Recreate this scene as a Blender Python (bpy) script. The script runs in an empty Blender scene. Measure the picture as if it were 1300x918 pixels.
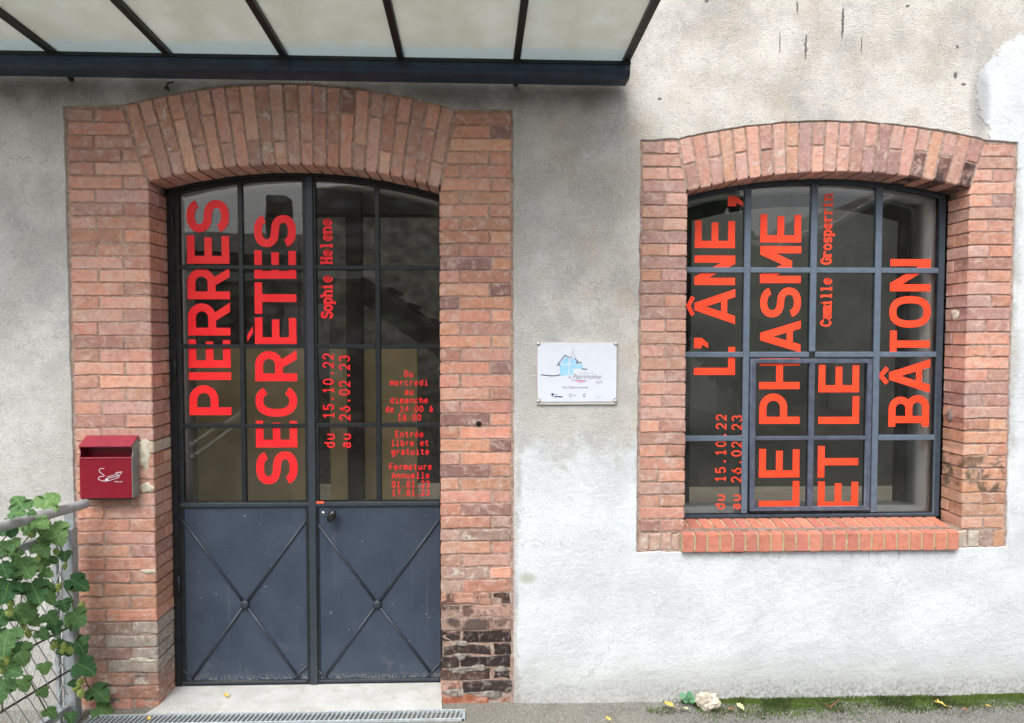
import bpy, bmesh, math, random
from math import radians as rad, sin, cos, pi
from mathutils import Vector, noise as mn

random.seed(11)
sc = bpy.context.scene
COL = sc.collection
# ------------------------------------------------------------------ camera
CAM = (0.0, -3.4, 1.72)
PITCH, YAW, FPX = rad(-2.3), rad(-1.8), 940.0
cd = bpy.data.cameras.new('camera')
cam = bpy.data.objects.new('camera', cd)
COL.objects.link(cam)
cam.location = CAM
cam.rotation_euler = (pi / 2 + PITCH, 0, YAW)
cd.sensor_width = 36
cd.lens = FPX / 1300 * 36
cd.clip_start, cd.clip_end = 0.02, 500
sc.camera = cam
# ------------------------------------------------------------------ sky, sun, exposure
SUN_EL, SUN_AZ = rad(52), rad(200)       # high, from in front of the wall and a little to the left
w = bpy.data.worlds.new('World')
sc.world = w
w.use_nodes = True
nt = w.node_tree
bg = nt.nodes['Background']
sk = nt.nodes.new('ShaderNodeTexSky')
sk.sky_type = 'NISHITA'
sk.sun_disc = False
sk.sun_elevation = SUN_EL
sk.sun_rotation = SUN_AZ
sk.dust_density = 4.0
sk.air_density = 1.0
sk.ozone_density = 1.0
hs = nt.nodes.new('ShaderNodeHueSaturation')     # overcast: a nearly colourless sky
hs.inputs['Saturation'].default_value = 0.22
nt.links.new(sk.outputs[0], hs.inputs['Color'])
nt.links.new(hs.outputs[0], bg.inputs['Color'])
bg.inputs['Strength'].default_value = 0.15
sl = bpy.data.lights.new('sun', 'SUN')
sl.energy = 1.1
sl.angle = rad(28)
sl.color = (1.0, 0.975, 0.94)
so = bpy.data.objects.new('sun', sl)
COL.objects.link(so)
sd = Vector((sin(SUN_AZ) * cos(SUN_EL), cos(SUN_AZ) * cos(SUN_EL), sin(SUN_EL)))
so.rotation_euler = sd.to_track_quat('Z', 'Y').to_euler()
so.location = (0, -4, 8)
sc.view_settings.view_transform = 'Standard'
sc.view_settings.look = 'None'
sc.view_settings.exposure = 0.85
sc.view_settings.gamma = 1
sc.render.engine = 'CYCLES'
sc.cycles.max_bounces = 7
sc.cycles.transparent_max_bounces = 12
sc.cycles.sample_clamp_indirect = 6
sc.cycles.use_denoising = True


def at(px, py, Y):
    """the point on the vertical plane y=Y that stands at this place of the photograph (1300x918)"""
    u, v = (px - 650) / FPX, -(py - 459) / FPX
    dx, dy, dz = u, cos(PITCH) - v * sin(PITCH), sin(PITCH) + v * cos(PITCH)
    X, Yd = dx * cos(YAW) - dy * sin(YAW), dx * sin(YAW) + dy * cos(YAW)
    t = (Y - CAM[1]) / Yd
    return (CAM[0] + X * t, CAM[2] + dz * t)


# ------------------------------------------------------------------ node helpers
class NB:
    def __init__(s, name, rough=0.8, metal=0.0, spec=0.4):
        s.m = bpy.data.materials.new(name)
        s.m.use_nodes = True
        s.t = s.m.node_tree
        s.b = s.t.nodes['Principled BSDF']
        s.b.inputs['Roughness'].default_value = rough
        s.b.inputs['Metallic'].default_value = metal
        s.b.inputs['Specular IOR Level'].default_value = spec
        s.co = None

    def n(s, kind, **kw):
        k = s.t.nodes.new(kind)
        for a, v in kw.items():
            setattr(k, a, v)
        return k

    def l(s, a, b):
        s.t.links.new(a, b)

    def put(s, sock, v):
        if hasattr(v, 'is_output'):
            s.l(v, sock)
        elif isinstance(v, (tuple, list)) and len(v) == 3 and sock.type == 'RGBA':
            sock.default_value = (*v, 1)
        else:
            sock.default_value = v

    def coords(s):
        if s.co is None:
            s.co = s.n('ShaderNodeTexCoord').outputs['Object']
        return s.co

    def xyz(s, v=None):
        k = s.n('ShaderNodeSeparateXYZ')
        s.l(v or s.coords(), k.inputs[0])
        return k.outputs

    def math(s, op, a, b=0.0, c=0.0, clamp=False):
        k = s.n('ShaderNodeMath', operation=op, use_clamp=clamp)
        s.put(k.inputs[0], a)
        s.put(k.inputs[1], b)
        s.put(k.inputs[2], c)
        return k.outputs[0]

    def mul(s, a, b): return s.math('MULTIPLY', a, b)
    def add(s, a, b): return s.math('ADD', a, b)
    def sub(s, a, b): return s.math('SUBTRACT', a, b)
    def mx(s, a, b): return s.math('MAXIMUM', a, b)
    def mn_(s, a, b): return s.math('MINIMUM', a, b)

    def noise(s, scale, detail=4, rough=0.55, vec=None, dist=0.0, col=False):
        k = s.n('ShaderNodeTexNoise')
        k.inputs['Scale'].default_value = scale
        k.inputs['Detail'].default_value = detail
        k.inputs['Roughness'].default_value = rough
        k.inputs['Distortion'].default_value = dist
        s.l(vec or s.coords(), k.inputs['Vector'])
        return k.outputs['Color' if col else 'Fac']

    def vor(s, scale, vec=None, feature='F1'):
        k = s.n('ShaderNodeTexVoronoi', feature=feature)
        k.inputs['Scale'].default_value = scale
        s.l(vec or s.coords(), k.inputs['Vector'])
        return k.outputs['Distance']

    def scaled(s, v3, vec=None, loc=(0, 0, 0)):
        k = s.n('ShaderNodeMapping')
        k.inputs['Scale'].default_value = v3
        k.inputs['Location'].default_value = loc
        s.l(vec or s.coords(), k.inputs['Vector'])
        return k.outputs[0]

    def ramp(s, f, a, b, lo=0.0, hi=1.0):
        k = s.n('ShaderNodeMapRange', interpolation_type='SMOOTHSTEP')
        s.put(k.inputs[0], f)
        k.inputs[1].default_value, k.inputs[2].default_value = a, b
        k.inputs[3].default_value, k.inputs[4].default_value = lo, hi
        return k.outputs[0]

    def mix(s, f, a, b, mode='MIX'):
        k = s.n('ShaderNodeMix', data_type='RGBA', blend_type=mode)
        s.put(k.inputs[0], f)
        s.put(k.inputs[6], a)
        s.put(k.inputs[7], b)
        return k.outputs[2]

    def bump(s, h, dist=0.01, strength=1.0, prev=None):
        k = s.n('ShaderNodeBump')
        k.inputs['Distance'].default_value = dist
        k.inputs['Strength'].default_value = strength
        s.l(h, k.inputs['Height'])
        if prev is not None:
            s.l(prev, k.inputs['Normal'])
        return k.outputs[0]

    def done(s, color=None, normal=None, rough=None):
        if color is not None:
            s.put(s.b.inputs['Base Color'], color)
        if normal is not None:
            s.l(normal, s.b.inputs['Normal'])
        if rough is not None:
            s.put(s.b.inputs['Roughness'], rough)
        return s.m


def simple(name, c, rough=0.6, metal=0.0, var=0.15, scale=30, bump=0.0, spec=0.4):
    n = NB(name, rough, metal, spec)
    f = n.noise(scale, 5)
    col = n.mix(n.ramp(f, 0.3, 0.75), tuple(x * (1 - var) for x in c), tuple(min(1, x * (1 + var)) for x in c))
    return n.done(col, n.bump(f, bump) if bump else None)


# ---- brick: colour of each brick comes from the object, weathering from noise
def brick_mat(name, smear=(0.62, 0.48, 0.42), smear_amt=0.7, stain=None, stain_th=0.5):
    n = NB(name, 0.9, 0, 0.2)
    oi = n.n('ShaderNodeObjectInfo')
    cv = n.n('ShaderNodeCombineXYZ')
    for i, k in enumerate((37.0, 91.0, 53.0)):
        n.l(n.mul(oi.outputs['Random'], k), cv.inputs[i])
    va = n.n('ShaderNodeVectorMath', operation='ADD')
    n.l(n.n('ShaderNodeTexCoord').outputs['Object'], va.inputs[0])
    n.l(cv.outputs[0], va.inputs[1])
    n.co = va.outputs[0]
    big = n.noise(9, 3, 0.6)
    mid = n.noise(38, 6, 0.65)
    fine = n.noise(260, 3, 0.7)
    c = oi.outputs['Color']
    c = n.mix(n.ramp(big, 0.35, 0.65, 0, 0.5), c, n.mix(1.0, c, (1.22, 1.05, 0.92), 'MULTIPLY'))
    c = n.mix(n.ramp(mid, 0.42, 0.7, 0, 0.55), c, n.mix(1.0, c, (0.66, 0.6, 0.6), 'MULTIPLY'))
    # limey mortar smears, mostly on the outer rim of the brick
    sm = n.mul(n.ramp(n.noise(22, 6, 0.72, dist=0.6), 0.48, 0.68), smear_amt)
    c = n.mix(sm, c, smear)
    c = n.mix(n.ramp(fine, 0.6, 0.74, 0, 0.35), c, (0.62, 0.5, 0.44))
    c = n.mix(n.ramp(fine, 0.4, 0.3, 0, 0.4), c, (0.12, 0.06, 0.05))
    if stain:
        st = n.ramp(n.noise(11, 4, 0.6, dist=0.8), stain_th, stain_th + 0.16, 0, 0.75)
        c = n.mix(st, c, stain)
    b = n.bump(mid, 0.008)
    b = n.bump(fine, 0.0025, prev=b)
    return n.done(c, b)


M_BRICK = brick_mat('old_brick')
M_BRICK_ALGAE = brick_mat('algae_brick', stain=(0.035, 0.05, 0.035), stain_th=0.42)
M_BRICK_SOOT = brick_mat('sooty_brick', stain=(0.022, 0.018, 0.018), stain_th=0.44)
M_BRICK_ROT = brick_mat('rotten_brick', smear=(0.42, 0.38, 0.34), smear_amt=0.6, stain=(0.03, 0.022, 0.022), stain_th=0.46)
M_BRICK_PALE = brick_mat('limed_brick', smear=(0.62, 0.57, 0.5), smear_amt=1.0)
M_BRICK_NEW = brick_mat('new_brick', smear=(0.6, 0.32, 0.22), smear_amt=0.18)


def mortar_mat(name, a, b, dark=0.4):
    n = NB(name, 0.95, 0, 0.2)
    f = n.noise(35, 6, 0.7)
    g = n.noise(180, 4, 0.7)
    c = n.mix(n.ramp(f, 0.35, 0.65), a, b)
    c = n.mix(n.ramp(g, 0.5, 0.35, 0, dark), c, (0.08, 0.06, 0.05))
    return n.done(c, n.bump(g, 0.006, prev=n.bump(f, 0.012)))


M_MORTAR = mortar_mat('old_mortar', (0.38, 0.24, 0.19), (0.56, 0.44, 0.38), 0.4)
M_MORTAR_CREAM = mortar_mat('cream_mortar', (0.55, 0.47, 0.28), (0.66, 0.58, 0.4), 0.15)

# ---- the rendered wall, coloured by where its patches of new and old render lie
def wall_mat():
    n = NB('old_lime_render', 0.95, 0, 0.15)
    X, Y, Z = n.xyz()
    big = n.noise(1.3, 5, 0.6)
    big2 = n.noise(3.1, 5, 0.6)
    mid = n.noise(12, 7, 0.68)
    grit = n.noise(120, 3, 0.75)
    peb = n.vor(230)
    wob = n.sub(n.noise(4.0, 7, 0.62), 0.5)
    # where the new white render lies
    lowm = n.ramp(n.add(n.add(Z, n.mul(wob, 0.6)), n.mul(mid, 0.12)), 1.36, 1.10)
    lowm = n.mul(lowm, n.ramp(n.add(X, n.mul(wob, 0.12)), 0.115, 0.15))
    rightm = n.mul(n.ramp(n.add(X, n.mul(wob, 0.12)), 2.42, 2.5), n.ramp(Z, 2.75, 2.6))
    dx = n.math('DIVIDE', n.sub(X, 2.72), 0.46)
    dz = n.math('DIVIDE', n.sub(Z, 2.78), 0.36)
    r2 = n.add(n.mul(dx, dx), n.mul(dz, dz))
    patch = n.ramp(n.add(n.math('SQRT', r2), n.mul(wob, 0.7)), 1.02, 0.97)
    white = n.mx(n.mx(lowm, rightm), patch)
    # old render colours
    old = n.mix(n.ramp(big2, 0.38, 0.66), (0.49, 0.483, 0.465), (0.66, 0.652, 0.635))
    mid_dark = n.mul(n.mul(n.ramp(X, 0.0, 0.15), n.ramp(n.add(X, n.mul(wob, 0.6)), 0.95, 0.55)), n.ramp(n.add(Z, n.mul(wob, 0.8)), 1.6, 2.5))
    old = n.mix(n.mul(mid_dark, 0.22), old, (0.29, 0.275, 0.245))
    tan = n.mul(n.ramp(X, 0.1, 1.0), n.ramp(mid, 0.3, 0.6, 0.7, 1.0))
    old = n.mix(n.mul(tan, 0.9), old, n.mix(n.ramp(big2, 0.35, 0.6), (0.50, 0.47, 0.425), (0.68, 0.65, 0.605)))
    old = n.mix(n.mul(n.ramp(n.noise(2.2, 6, 0.65, vec=n.scaled((1, 1, 1), loc=(5, 0, 3))), 0.5, 0.68), 0.5), old, (0.33, 0.325, 0.325))
    warm = n.mul(n.ramp(X, 0.1, 0.4), n.ramp(n.noise(5, 4, vec=n.scaled((1, 1, 1), loc=(9, 0, 0))), 0.5, 0.7, 0, 0.35))
    old = n.mix(warm, old, (0.56, 0.44, 0.33))
    old = n.mix(n.ramp(grit, 0.56, 0.7, 0, 0.6), old, (0.78, 0.76, 0.72))
    old = n.mix(n.ramp(grit, 0.45, 0.3, 0, 0.42), old, (0.12, 0.115, 0.105))
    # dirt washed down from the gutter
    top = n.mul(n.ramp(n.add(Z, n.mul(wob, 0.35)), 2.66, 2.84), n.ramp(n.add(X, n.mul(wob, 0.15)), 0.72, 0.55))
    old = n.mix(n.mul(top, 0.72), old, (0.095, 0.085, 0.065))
    # scratches
    sv = n.scaled((1.0, 1.0, 0.22))
    rot = n.n('ShaderNodeMapping')
    rot.inputs['Rotation'].default_value = (0, rad(38), 0)
    rot.inputs['Scale'].default_value = (60, 1, 5)
    n.l(n.coords(), rot.inputs[0])
    scr = n.ramp(n.noise(1.0, 3, 0.7, vec=rot.outputs[0]), 0.66, 0.72, 0, 0.6)
    scr = n.mul(scr, n.mul(n.ramp(X, 0.25, 0.5), n.ramp(X, 0.95, 0.7)))
    scr = n.mul(scr, n.ramp(Z, 1.9, 2.2))
    old = n.mix(scr, old, (0.68, 0.64, 0.58))
    # dark drips high on the right
    for (cx, cz, hw, hh) in ((1.62, 3.13, 0.008, 0.1), (1.45, 3.02, 0.007, 0.08), (1.33, 3.04, 0.004, 0.07), (1.71, 3.03, 0.004, 0.05),
                             (1.41, 3.2, 0.005, 0.04), (2.16, 3.03, 0.008, 0.012), (2.15, 2.9, 0.012, 0.02), (2.19, 2.86, 0.02, 0.008), (0.78, 2.78, 0.012, 0.008), (0.99, 3.22, 0.012, 0.01), (1.92, 3.21, 0.012, 0.008),
                             (-1.98, 2.95, 0.006, 0.05), (-2.2, 2.28, 0.014, 0.012)):
        ex = n.math('DIVIDE', n.sub(n.add(X, n.mul(n.sub(mid, 0.5), 0.03)), cx), hw)
        ez = n.math('DIVIDE', n.sub(Z, cz), hh)
        e = n.ramp(n.add(n.add(n.mul(ex, ex), n.mul(ez, ez)), n.mul(grit, 1.3)), 1.5, 0.9, 0, 0.85)
        old = n.mix(e, old, (0.085, 0.075, 0.07))
    new = n.mix(n.ramp(big2, 0.35, 0.65), (0.575, 0.61, 0.635), (0.675, 0.715, 0.74))
    new = n.mix(n.mul(n.ramp(mid, 0.52, 0.7), 0.35), new, (0.5, 0.51, 0.51))
    new = n.mix(n.ramp(grit, 0.45, 0.3, 0, 0.45), new, (0.4, 0.41, 0.42))
    new = n.mix(n.ramp(grit, 0.56, 0.7, 0, 0.5), new, (0.84, 0.87, 0.89))
    near = n.mul(n.ramp(Z, 1.75, 1.15), n.ramp(X, 0.1, 0.2))
    old = n.mix(n.mul(near, 0.5), old, (0.60, 0.60, 0.57))
    c = n.mix(white, old, new)
    # hairline cracks in the new render
    ck = n.n('ShaderNodeTexVoronoi', feature='DISTANCE_TO_EDGE')
    ck.inputs['Scale'].default_value = 1.1
    wv = n.n('ShaderNodeVectorMath', operation='ADD')
    n.l(n.coords(), wv.inputs[0])
    wn = n.n('ShaderNodeVectorMath', operation='SCALE')
    n.l(n.noise(5, 6, .7, col=True), wn.inputs[0])
    wn.inputs['Scale'].default_value = 0.35
    n.l(wn.outputs[0], wv.inputs[1])
    n.l(wv.outputs[0], ck.inputs['Vector'])
    crk = n.mul(n.ramp(ck.outputs['Distance'], 0.004, 0.0015), n.ramp(big2, .45, .6))
    c = n.mix(n.mul(crk, 0.45), c, (0.2, 0.195, 0.19))
    # pale and dark rim where the patches meet
    rim = n.mul(n.mul(white, n.sub(1.0, white)), 3.0)
    c = n.mix(n.mul(n.math('MINIMUM', rim, 1.0), n.ramp(mid, 0.4, 0.6, 0, 0.5)), c, (0.3, 0.29, 0.28))
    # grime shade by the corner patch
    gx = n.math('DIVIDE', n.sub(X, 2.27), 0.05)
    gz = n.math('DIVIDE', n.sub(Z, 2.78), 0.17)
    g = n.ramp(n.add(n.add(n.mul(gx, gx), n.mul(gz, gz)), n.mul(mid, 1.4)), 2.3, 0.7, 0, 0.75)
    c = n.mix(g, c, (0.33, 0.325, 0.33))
    # splash zone along the ground
    sp = n.ramp(n.add(Z, n.mul(n.sub(mid, 0.5), 0.16)), 0.13, -0.01)
    spn = n.mul(sp, n.ramp(n.noise(60, 6, 0.8), 0.42, 0.62))
    c = n.mix(n.mul(spn, n.ramp(X, 0.3, 1.5, 0.45, 0.95)), c, (0.13, 0.13, 0.105))
    c = n.mix(n.mul(n.ramp(n.add(Z, n.mul(wob, 0.2)), 0.3, 0.0), 0.5), c, (0.40, 0.39, 0.36))
    # drips under the sill
    dr = n.mul(n.ramp(n.noise(1.0, 2, vec=n.scaled((40, 1, 3))), 0.58, 0.68), n.mul(n.ramp(Z, 0.6, 0.7), n.mul(n.ramp(X, 1.0, 1.1), n.ramp(X, 2.2, 1.9))))
    c = n.mix(n.mul(dr, n.mul(n.ramp(Z, 0.71, 0.70), 0.7)), c, (0.2, 0.2, 0.2))
    # green smudge right of the door
    gx = n.math('DIVIDE', n.sub(X, 0.18), 0.05)
    gz = n.math('DIVIDE', n.sub(Z, 0.575), 0.035)
    g = n.ramp(n.add(n.add(n.mul(gx, gx), n.mul(gz, gz)), n.mul(mid, 1.2)), 1.7, 0.5, 0, 0.6)
    c = n.mix(g, c, (0.3, 0.31, 0.2))
    h = n.add(n.mul(grit, 0.35), n.mul(peb, -0.35))
    hw = n.mul(h, n.ramp(white, 0, 1, 1.0, 0.4))
    nb = n.bump(big2, 0.018)
    nb = n.bump(n.add(n.mul(mid, 0.6), n.mul(white, 0.6)), 0.0065, prev=nb)
    trow = n.noise(1.0, 5, 0.7, vec=n.scaled((9, 9, 42)))
    nb = n.bump(n.mul(trow, white), 0.0016, prev=nb)
    nb = n.bump(hw, 0.009, prev=nb)
    return n.done(c, nb)


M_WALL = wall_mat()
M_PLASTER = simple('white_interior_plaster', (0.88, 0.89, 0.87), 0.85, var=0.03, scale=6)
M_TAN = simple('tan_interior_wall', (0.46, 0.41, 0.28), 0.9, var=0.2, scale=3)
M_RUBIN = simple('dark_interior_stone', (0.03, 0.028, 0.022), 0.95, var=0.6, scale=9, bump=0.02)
M_FLOORIN = simple('interior_floor', (0.30, 0.27, 0.21), 0.5, var=0.15, scale=5)
M_BLACK = simple('black_painted_steel', (0.016, 0.019, 0.022), 0.42, 0.0, 0.25, 40, 0.0005)
M_STILE = simple('dark_blue_grey_steel', (0.035, 0.045, 0.058), 0.42, 0.0, 0.12, 30, 0.0005)
M_WIN = simple('slate_blue_painted_steel', (0.115, 0.15, 0.20), 0.45, 0.0, 0.12, 30, 0.0005)
M_WINF = simple('window_frame_paint', (0.045, 0.062, 0.085), 0.45, 0.0, 0.15, 30)
M_GUTTER = simple('gutter_blue_black_steel', (0.018, 0.036, 0.065), 0.36, 0.0, 0.2, 12, 0.0)
M_RIB = simple('canopy_rib_steel', (0.012, 0.013, 0.013), 0.5, 0.0, 0.2, 20)
M_BRASSY = simple('galvanised_steel', (0.33, 0.345, 0.36), 0.45, 0.75, 0.2, 40, 0.0008)
M_GREYSTEEL = simple('weathered_grey_steel', (0.33, 0.36, 0.38), 0.5, 0.1, 0.2, 25, 0.0008)
M_GRATE = simple('drain_steel', (0.42, 0.47, 0.50), 0.5, 0.1, 0.2, 60)
M_HOLE = simple('dark_recess', (0.012, 0.011, 0.01), 0.95)
M_KNOB = simple('black_plastic', (0.012, 0.012, 0.013), 0.25, spec=0.6)
M_CHROME = simple('worn_nickel', (0.6, 0.6, 0.6), 0.3, 0.9, 0.1)
M_WHITE = simple('white_print', (0.68, 0.72, 0.80), 0.4, var=0.02)
M_NAVY = simple('navy_print', (0.02, 0.025, 0.12), 0.5, var=0.02)
M_SKYB = simple('light_blue_print', (0.33, 0.62, 0.85), 0.5, var=0.05)
M_GREYP = simple('grey_print', (0.2, 0.21, 0.27), 0.5, var=0.02)
M_PALEP = simple('pale_grey_print', (0.5, 0.51, 0.56), 0.5, var=0.02)
M_PINK = simple('pink_print', (0.65, 0.35, 0.5), 0.5, var=0.02)
M_ORANGE = simple('orange_sticker', (0.8, 0.12, 0.06), 0.5, var=0.05)


def red_mat(g=0.0):
    n = NB('red_vinyl', 0.45, 0, 0.35)
    return n.done(n.mix(n.ramp(n.noise(8, 3), 0.3, 0.7), (0.96, 0.012 + g, 0.022), (0.99, 0.028 + g, 0.028)))


M_RED = red_mat()


def panel_mat():
    n = NB('blue_grey_door_paint', 0.42, 0, 0.45)
    X, Y, Z = n.xyz()
    f = n.noise(5, 5, 0.6)
    sp = n.noise(55, 3, 0.5)
    sp2 = n.noise(120, 2, 0.5)
    c = n.mix(n.ramp(f, 0.3, 0.7), (0.034, 0.048, 0.076), (0.046, 0.063, 0.096))
    dn = n.mul(n.ramp(Z, 0.4, 0.0), 1.0)
    c = n.mix(n.ramp(sp, 0.71, 0.75, 0, 0.8), c, (0.26, 0.27, 0.28))
    c = n.mix(n.mul(n.ramp(n.noise(9, 6, 0.7), 0.55, 0.72), n.mul(dn, 0.45)), c, (0.15, 0.165, 0.18))
    low = n.mul(n.ramp(Z, 0.06, 0.01), n.ramp(sp2, 0.48, 0.6))
    c = n.mix(n.mul(low, 0.7), c, (0.25, 0.25, 0.24))
    sc1 = n.ramp(n.noise(1.0, 4, 0.75, vec=n.scaled((9, 1, 70))), 0.66, 0.72)
    c = n.mix(n.mul(sc1, n.mul(n.ramp(n.noise(6, 3), .5, .65), .35)), c, (0.2, 0.21, 0.23))
    c = n.mix(n.mul(n.ramp(n.noise(26, 5, .7), .68, .74), n.mul(n.ramp(Z, 0.25, 0.0), .6)), c, (0.13, 0.075, 0.05))
    st = n.mul(n.ramp(n.noise(1.0, 3, vec=n.scaled((30, 1, 1.2))), 0.6, 0.75), 0.12)
    c = n.mix(st, c, (0.2, 0.22, 0.24))
    return n.done(c, n.bump(f, 0.006), n.ramp(f, 0.3, 0.7, 0.36, 0.5))


M_PANEL = panel_mat()


def glass_mat(name, tint=(0.985, 0.99, 0.985), dirt=0.02, ior=1.5):
    m = bpy.data.materials.new(name)
    m.use_nodes = True
    t = m.node_tree
    t.nodes.clear()
    o = t.nodes.new('ShaderNodeOutputMaterial')
    tr = t.nodes.new('ShaderNodeBsdfTransparent')
    tr.inputs[0].default_value = (*tint, 1)
    gl = t.nodes.new('ShaderNodeBsdfGlossy')
    gl.inputs['Roughness'].default_value = 0.012
    fr = t.nodes.new('ShaderNodeFresnel')
    fr.inputs[0].default_value = ior
    tc = t.nodes.new('ShaderNodeTexCoord')
    nz = t.nodes.new('ShaderNodeTexNoise')
    nz.inputs['Scale'].default_value = 2.2
    nz.inputs['Detail'].default_value = 2
    t.links.new(tc.outputs['Object'], nz.inputs['Vector'])
    bp = t.nodes.new('ShaderNodeBump')
    bp.inputs['Distance'].default_value = 0.0012
    t.links.new(nz.outputs[0], bp.inputs['Height'])
    oi = t.nodes.new('ShaderNodeObjectInfo')          # old panes sit at slightly different tilts
    wn = t.nodes.new('ShaderNodeTexWhiteNoise')
    wn.noise_dimensions = '1D'
    t.links.new(oi.outputs['Random'], wn.inputs['W'])
    va = t.nodes.new('ShaderNodeVectorMath')
    va.operation = 'MULTIPLY_ADD'
    va.inputs[1].default_value = (0.022, 0.0, 0.016)
    t.links.new(wn.outputs['Color'], va.inputs[0])
    t.links.new(bp.outputs[0], va.inputs[2])
    vb = t.nodes.new('ShaderNodeVectorMath')
    vb.operation = 'SUBTRACT'
    vb.inputs[1].default_value = (0.011, 0.0, 0.008)
    t.links.new(va.outputs[0], vb.inputs[0])
    vn = t.nodes.new('ShaderNodeVectorMath')
    vn.operation = 'NORMALIZE'
    t.links.new(vb.outputs[0], vn.inputs[0])
    t.links.new(vn.outputs[0], gl.inputs['Normal'])
    mx = t.nodes.new('ShaderNodeMixShader')
    t.links.new(fr.outputs[0], mx.inputs[0])
    t.links.new(tr.outputs[0], mx.inputs[1])
    t.links.new(gl.outputs[0], mx.inputs[2])
    df = t.nodes.new('ShaderNodeBsdfDiffuse')
    df.inputs[0].default_value = (0.6, 0.6, 0.56, 1)
    n2 = t.nodes.new('ShaderNodeTexNoise')
    n2.inputs['Scale'].default_value = 7
    n2.inputs['Detail'].default_value = 8
    n2.inputs['Roughness'].default_value = 0.7
    t.links.new(tc.outputs['Object'], n2.inputs['Vector'])
    mr = t.nodes.new('ShaderNodeMapRange')
    mr.inputs[1].default_value, mr.inputs[2].default_value = 0.4, 0.75
    mr.inputs[3].default_value, mr.inputs[4].default_value = 0.0, dirt
    t.links.new(n2.outputs[0], mr.inputs[0])
    m2 = t.nodes.new('ShaderNodeMixShader')
    t.links.new(mr.outputs[0], m2.inputs[0])
    t.links.new(mx.outputs[0], m2.inputs[1])
    t.links.new(df.outputs[0], m2.inputs[2])
    t.links.new(m2.outputs[0], o.inputs[0])
    return m


M_GLASS = glass_mat('window_glass')


def canopy_glass():
    m = bpy.data.materials.new('dirty_frosted_glass')
    m.use_nodes = True
    t = m.node_tree
    t.nodes.clear()
    N, L = t.nodes.new, t.links.new
    o = N('ShaderNodeOutputMaterial')
    tc = N('ShaderNodeTexCoord')
    mp = N('ShaderNodeMapping')
    mp.inputs['Scale'].default_value = (7, 0.8, 1)
    L(tc.outputs['Object'], mp.inputs[0])
    st = N('ShaderNodeTexNoise')
    st.inputs['Scale'].default_value = 1.0
    st.inputs['Detail'].default_value = 6
    L(mp.outputs[0], st.inputs['Vector'])
    bl = N('ShaderNodeTexNoise')
    bl.inputs['Scale'].default_value = 9
    bl.inputs['Detail'].default_value = 8
    L(tc.outputs['Object'], bl.inputs['Vector'])
    mm = N('ShaderNodeMath')
    mm.operation = 'ADD'
    L(st.outputs[0], mm.inputs[0])
    L(bl.outputs[0], mm.inputs[1])
    cr = N('ShaderNodeValToRGB')
    cr.color_ramp.elements[0].position = 0.38
    cr.color_ramp.elements[0].color = (0.83, 0.84, 0.77, 1)
    cr.color_ramp.elements[1].position = 0.64
    cr.color_ramp.elements[1].color = (0.94, 0.96, 0.92, 1)
    hv = N('ShaderNodeMath')
    hv.operation = 'MULTIPLY'
    hv.inputs[1].default_value = 0.5
    L(mm.outputs[0], hv.inputs[0])
    L(hv.outputs[0], cr.inputs[0])
    # washed, clearer strip next to the gutter (object y is along the slope)
    sx = N('ShaderNodeSeparateXYZ')
    L(tc.outputs['Object'], sx.inputs[0])
    wn = N('ShaderNodeMath')
    wn.operation = 'MULTIPLY_ADD'
    wn.inputs[1].default_value = 0.09
    L(bl.outputs[0], wn.inputs[0])
    L(sx.outputs[1], wn.inputs[2])
    mr = N('ShaderNodeMapRange')
    mr.inputs[1].default_value, mr.inputs[2].default_value = -0.11, -0.075
    mr.inputs[3].default_value, mr.inputs[4].default_value = 0, 1
    L(wn.outputs[0], mr.inputs[0])
    mc = N('ShaderNodeMix')
    mc.data_type = 'RGBA'
    L(mr.outputs[0], mc.inputs[0])
    L(cr.outputs[0], mc.inputs[6])
    mc.inputs[7].default_value = (0.80, 0.88, 0.89, 1)
    tl = N('ShaderNodeBsdfTranslucent')
    df = N('ShaderNodeBsdfDiffuse')
    tr = N('ShaderNodeBsdfTransparent')
    L(mc.outputs[2], tl.inputs[0])
    L(mc.outputs[2], df.inputs[0])
    L(mc.outputs[2], tr.inputs[0])
    a = N('ShaderNodeMixShader')
    a.inputs[0].default_value = 0.12
    L(tl.outputs[0], a.inputs[1])
    L(df.outputs[0], a.inputs[2])
    b = N('ShaderNodeMixShader')
    b.inputs[0].default_value = 0.30
    L(a.outputs[0], b.inputs[1])
    L(tr.outputs[0], b.inputs[2])
    gl = N('ShaderNodeBsdfGlossy')
    gl.inputs['Roughness'].default_value = 0.15
    fr = N('ShaderNodeFresnel')
    c = N('ShaderNodeMixShader')
    L(fr.outputs[0], c.inputs[0])
    L(b.outputs[0], c.inputs[1])
    L(gl.outputs[0], c.inputs[2])
    L(c.outputs[0], o.inputs[0])
    return m


M_CGLASS = canopy_glass()


# ------------------------------------------------------------------ object helpers
def tag(o, label=None, cat=None, group=None, kind=None):
    if label: o['label'] = label
    if cat: o['category'] = cat
    if group: o['group'] = group
    if kind or cat: o['kind'] = kind or 'thing'
    return o


def link(name, me, mat=None, parent=None, loc=None):
    o = bpy.data.objects.new(name, me)
    if mat is not None and not me.materials:
        me.materials.append(mat)
    COL.objects.link(o)
    if parent is not None: o.parent = parent
    if loc is not None: o.location = loc
    return o


def empty(name, loc=(0, 0, 0)):
    o = bpy.data.objects.new(name, None)
    o.empty_display_size = 0.1
    o.location = loc
    COL.objects.link(o)
    return o


def child(name, me, mat, parent, smooth=False):
    """mesh given in world coordinates, hung under a parent that may stand elsewhere"""
    o = link(name, me, mat, parent)
    p, off = parent, Vector((0, 0, 0))
    while p is not None:
        off += p.location
        p = p.parent
    o.location = -off
    if smooth:
        for f in me.polygons: f.use_smooth = True
    return o


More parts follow.
